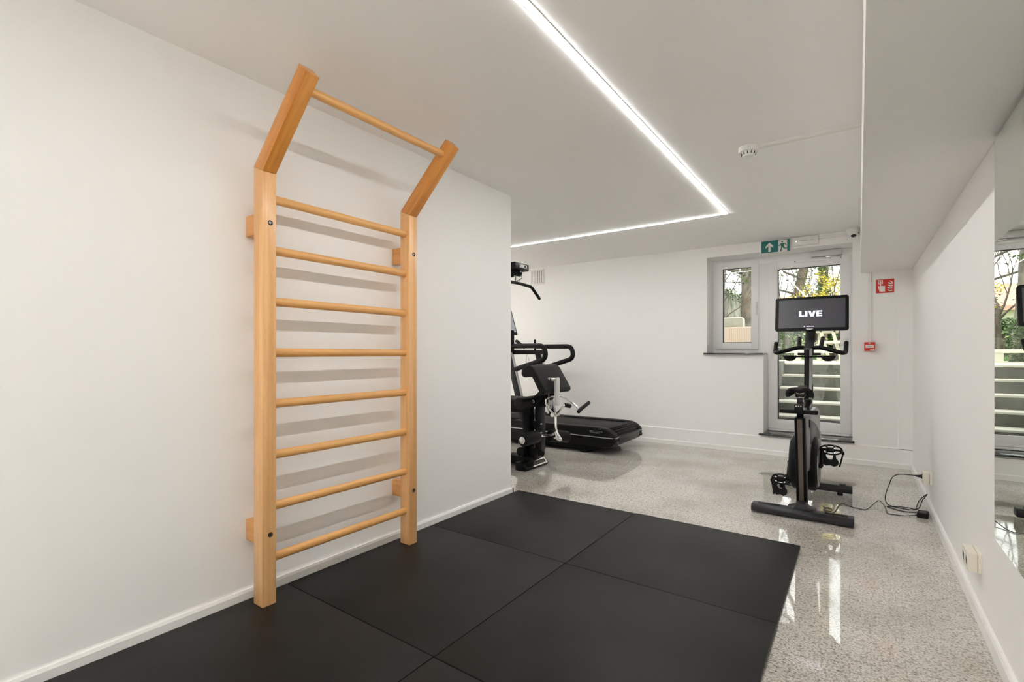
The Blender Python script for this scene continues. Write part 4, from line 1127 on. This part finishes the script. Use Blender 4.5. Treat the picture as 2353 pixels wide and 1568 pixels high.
pt_ = thing('picnic_table', 'white painted garden picnic table on the terrace behind the exercise bike', 'garden table', (.1, 12.2, .994))
obj('tabletop', box(-.74, .95, 11.85, 12.55, 1.555, 1.600, .006), M['timber_white'], pt_)
for y in (11.50, 12.75): obj('bench', box(-.62, .95, y - .14, y + .14, 1.33, 1.385, .006), M['timber_white'], pt_)
for x in (-.66, -.22, .70):
    lg = N()
    for s in (-1, 1):
        prism([(12.2 + s * .10 - .045, 1.56), (12.2 + s * .10 + .045, 1.56), (12.2 + s * .62 + .045, .994), (12.2 + s * .62 - .045, .994)], 'x', x - .035, x + .035, bm=lg)
    box(x - .03, x + .03, 11.4, 12.95, 1.28, 1.33, bm=lg)
    obj('leg', lg, M['timber_white'], pt_)
dl = N()
for x0, x1 in ((-.62, -.48), (-.42, -.28), (-.06, -.20)):
    prism([(x0 - .03, 1.556), (x0 + .03, 1.556), (x1 + .03, 1.0), (x1 - .03, 1.0)], 'y', 11.52, 11.57, bm=dl)
obj('braces', dl, M['timber_white'], pt_)
gbn = thing('low_bench', 'low white plank bench across the terrace in front of the picnic table', 'bench', (-.75, 10.7, .994))
obj('plank', box(-1.75, -.12, 10.58, 10.86, 1.145, 1.205, .006), M['timber_white'], gbn)
for x in (-1.62, -.95, -.25): obj('leg', box(x - .05, x + .05, 10.62, 10.82, .994, 1.15), M['timber_white'], gbn)

# garden wall going away on the left, house beyond
gw = N()
for k in range(24):
    y = 10.2 + k * .18
    box(-2.95, -2.56 + random.uniform(-.006, .006), y, y + .185, .7, 2.62 + random.uniform(-.04, .05), bm=gw)
struct('garden_wall', gw, M['stone'], 'old lichen covered stone wall beyond the window', smooth=False)
iv = thing('creeper_vine', 'thin creeper on the top of the old stone wall', 'creeper', (-2.55, 12.0, 2.5))
bb = N()
tube(spline([(-2.50, 11.6, 1.0), (-2.47, 11.7, 1.8), (-2.46, 11.6, 2.4), (-2.40, 11.5, 3.1)], 5), .018, seg=7, bm=bb)
for z in (1.9, 2.3, 2.7, 3.0): branch(bb, (-2.46, 11.6, z), (random.uniform(.2, 1), -.3, .6), .8, .012, 2)
obj('stems', bb, M['twig'], iv)
obj('leaves', leaves(900, lambda: (-2.54 + random.uniform(-.1, .06), random.uniform(10.4, 14.3), random.uniform(2.45, 2.72)), .025, .06), M['ivy'], iv)
ho = thing('neighbour_house', 'cream neighbouring house with a terracotta tiled roof', 'house', (-5.2, 31, 1))
obj('wall', box(-9.5, -2.2, 30, 36, .9, 3.3), M['render'], ho, smooth=False)
obj('roof', prism([(29.6, 3.20), (33, 4.5), (36.4, 3.20), (36.4, 3.0), (29.6, 3.0)], 'x', -9.9, -1.9), M['rooftile'], ho, smooth=False)
for x in (-5.2, -4.0): obj('window', box(x, x + .5, 29.97, 30.05, 1.8, 2.5), M['lens'], ho, smooth=False)

# ------------------------------------------------------------------ light, world, camera
wd = bpy.data.worlds.new('overcast_sky'); scn.world = wd; wd.use_nodes = True
nt = wd.node_tree; bg = nt.nodes['Background']
tcw = nt.nodes.new('ShaderNodeTexCoord'); sp = nt.nodes.new('ShaderNodeSeparateXYZ'); rp = nt.nodes.new('ShaderNodeValToRGB')
rp.color_ramp.elements[0].position = .48; rp.color_ramp.elements[0].color = (.30, .30, .27, 1)
rp.color_ramp.elements[1].position = .52; rp.color_ramp.elements[1].color = (1, 1, .985, 1)
mr = nt.nodes.new('ShaderNodeMapRange'); mr.inputs[1].default_value = -1; mr.inputs[2].default_value = 1
nt.links.new(tcw.outputs['Generated'], sp.inputs[0]); nt.links.new(sp.outputs['Z'], mr.inputs[0]); nt.links.new(mr.outputs[0], rp.inputs['Fac'])
nt.links.new(rp.outputs['Color'], bg.inputs['Color'])
bg.inputs['Strength'].default_value = 2.4
sun = bpy.data.lights.new('sun', 'SUN'); sun.energy = 4.5; sun.angle = R(3); sun.color = (1, .95, .85)
so_ = bpy.data.objects.new('sun', sun); COL.objects.link(so_); so_.location = (5, 8, 12)
so_.rotation_euler = Vector((-.22, .95, -1)).to_track_quat('-Z', 'Y').to_euler()

cam = bpy.data.cameras.new('camera')
co = bpy.data.objects.new('camera', cam); COL.objects.link(co)
co.location = (0, 0, 1.15)
co.rotation_euler = (R(90), 0, R(35.42))
cam.sensor_fit = 'HORIZONTAL'; cam.sensor_width = 36
cam.lens = 36 * 1121.3 / 2353
cam.shift_y = 27 / 2353
cam.clip_start = .02
scn.camera = co
scn.view_settings.view_transform = 'Standard'
scn.view_settings.look = 'None'
scn.view_settings.exposure = .36
scn.view_settings.gamma = 1
scn.view_settings.use_curve_mapping = False
scn.cycles.diffuse_bounces = 12
scn.cycles.max_bounces = 16
scn.cycles.sample_clamp_indirect = 10
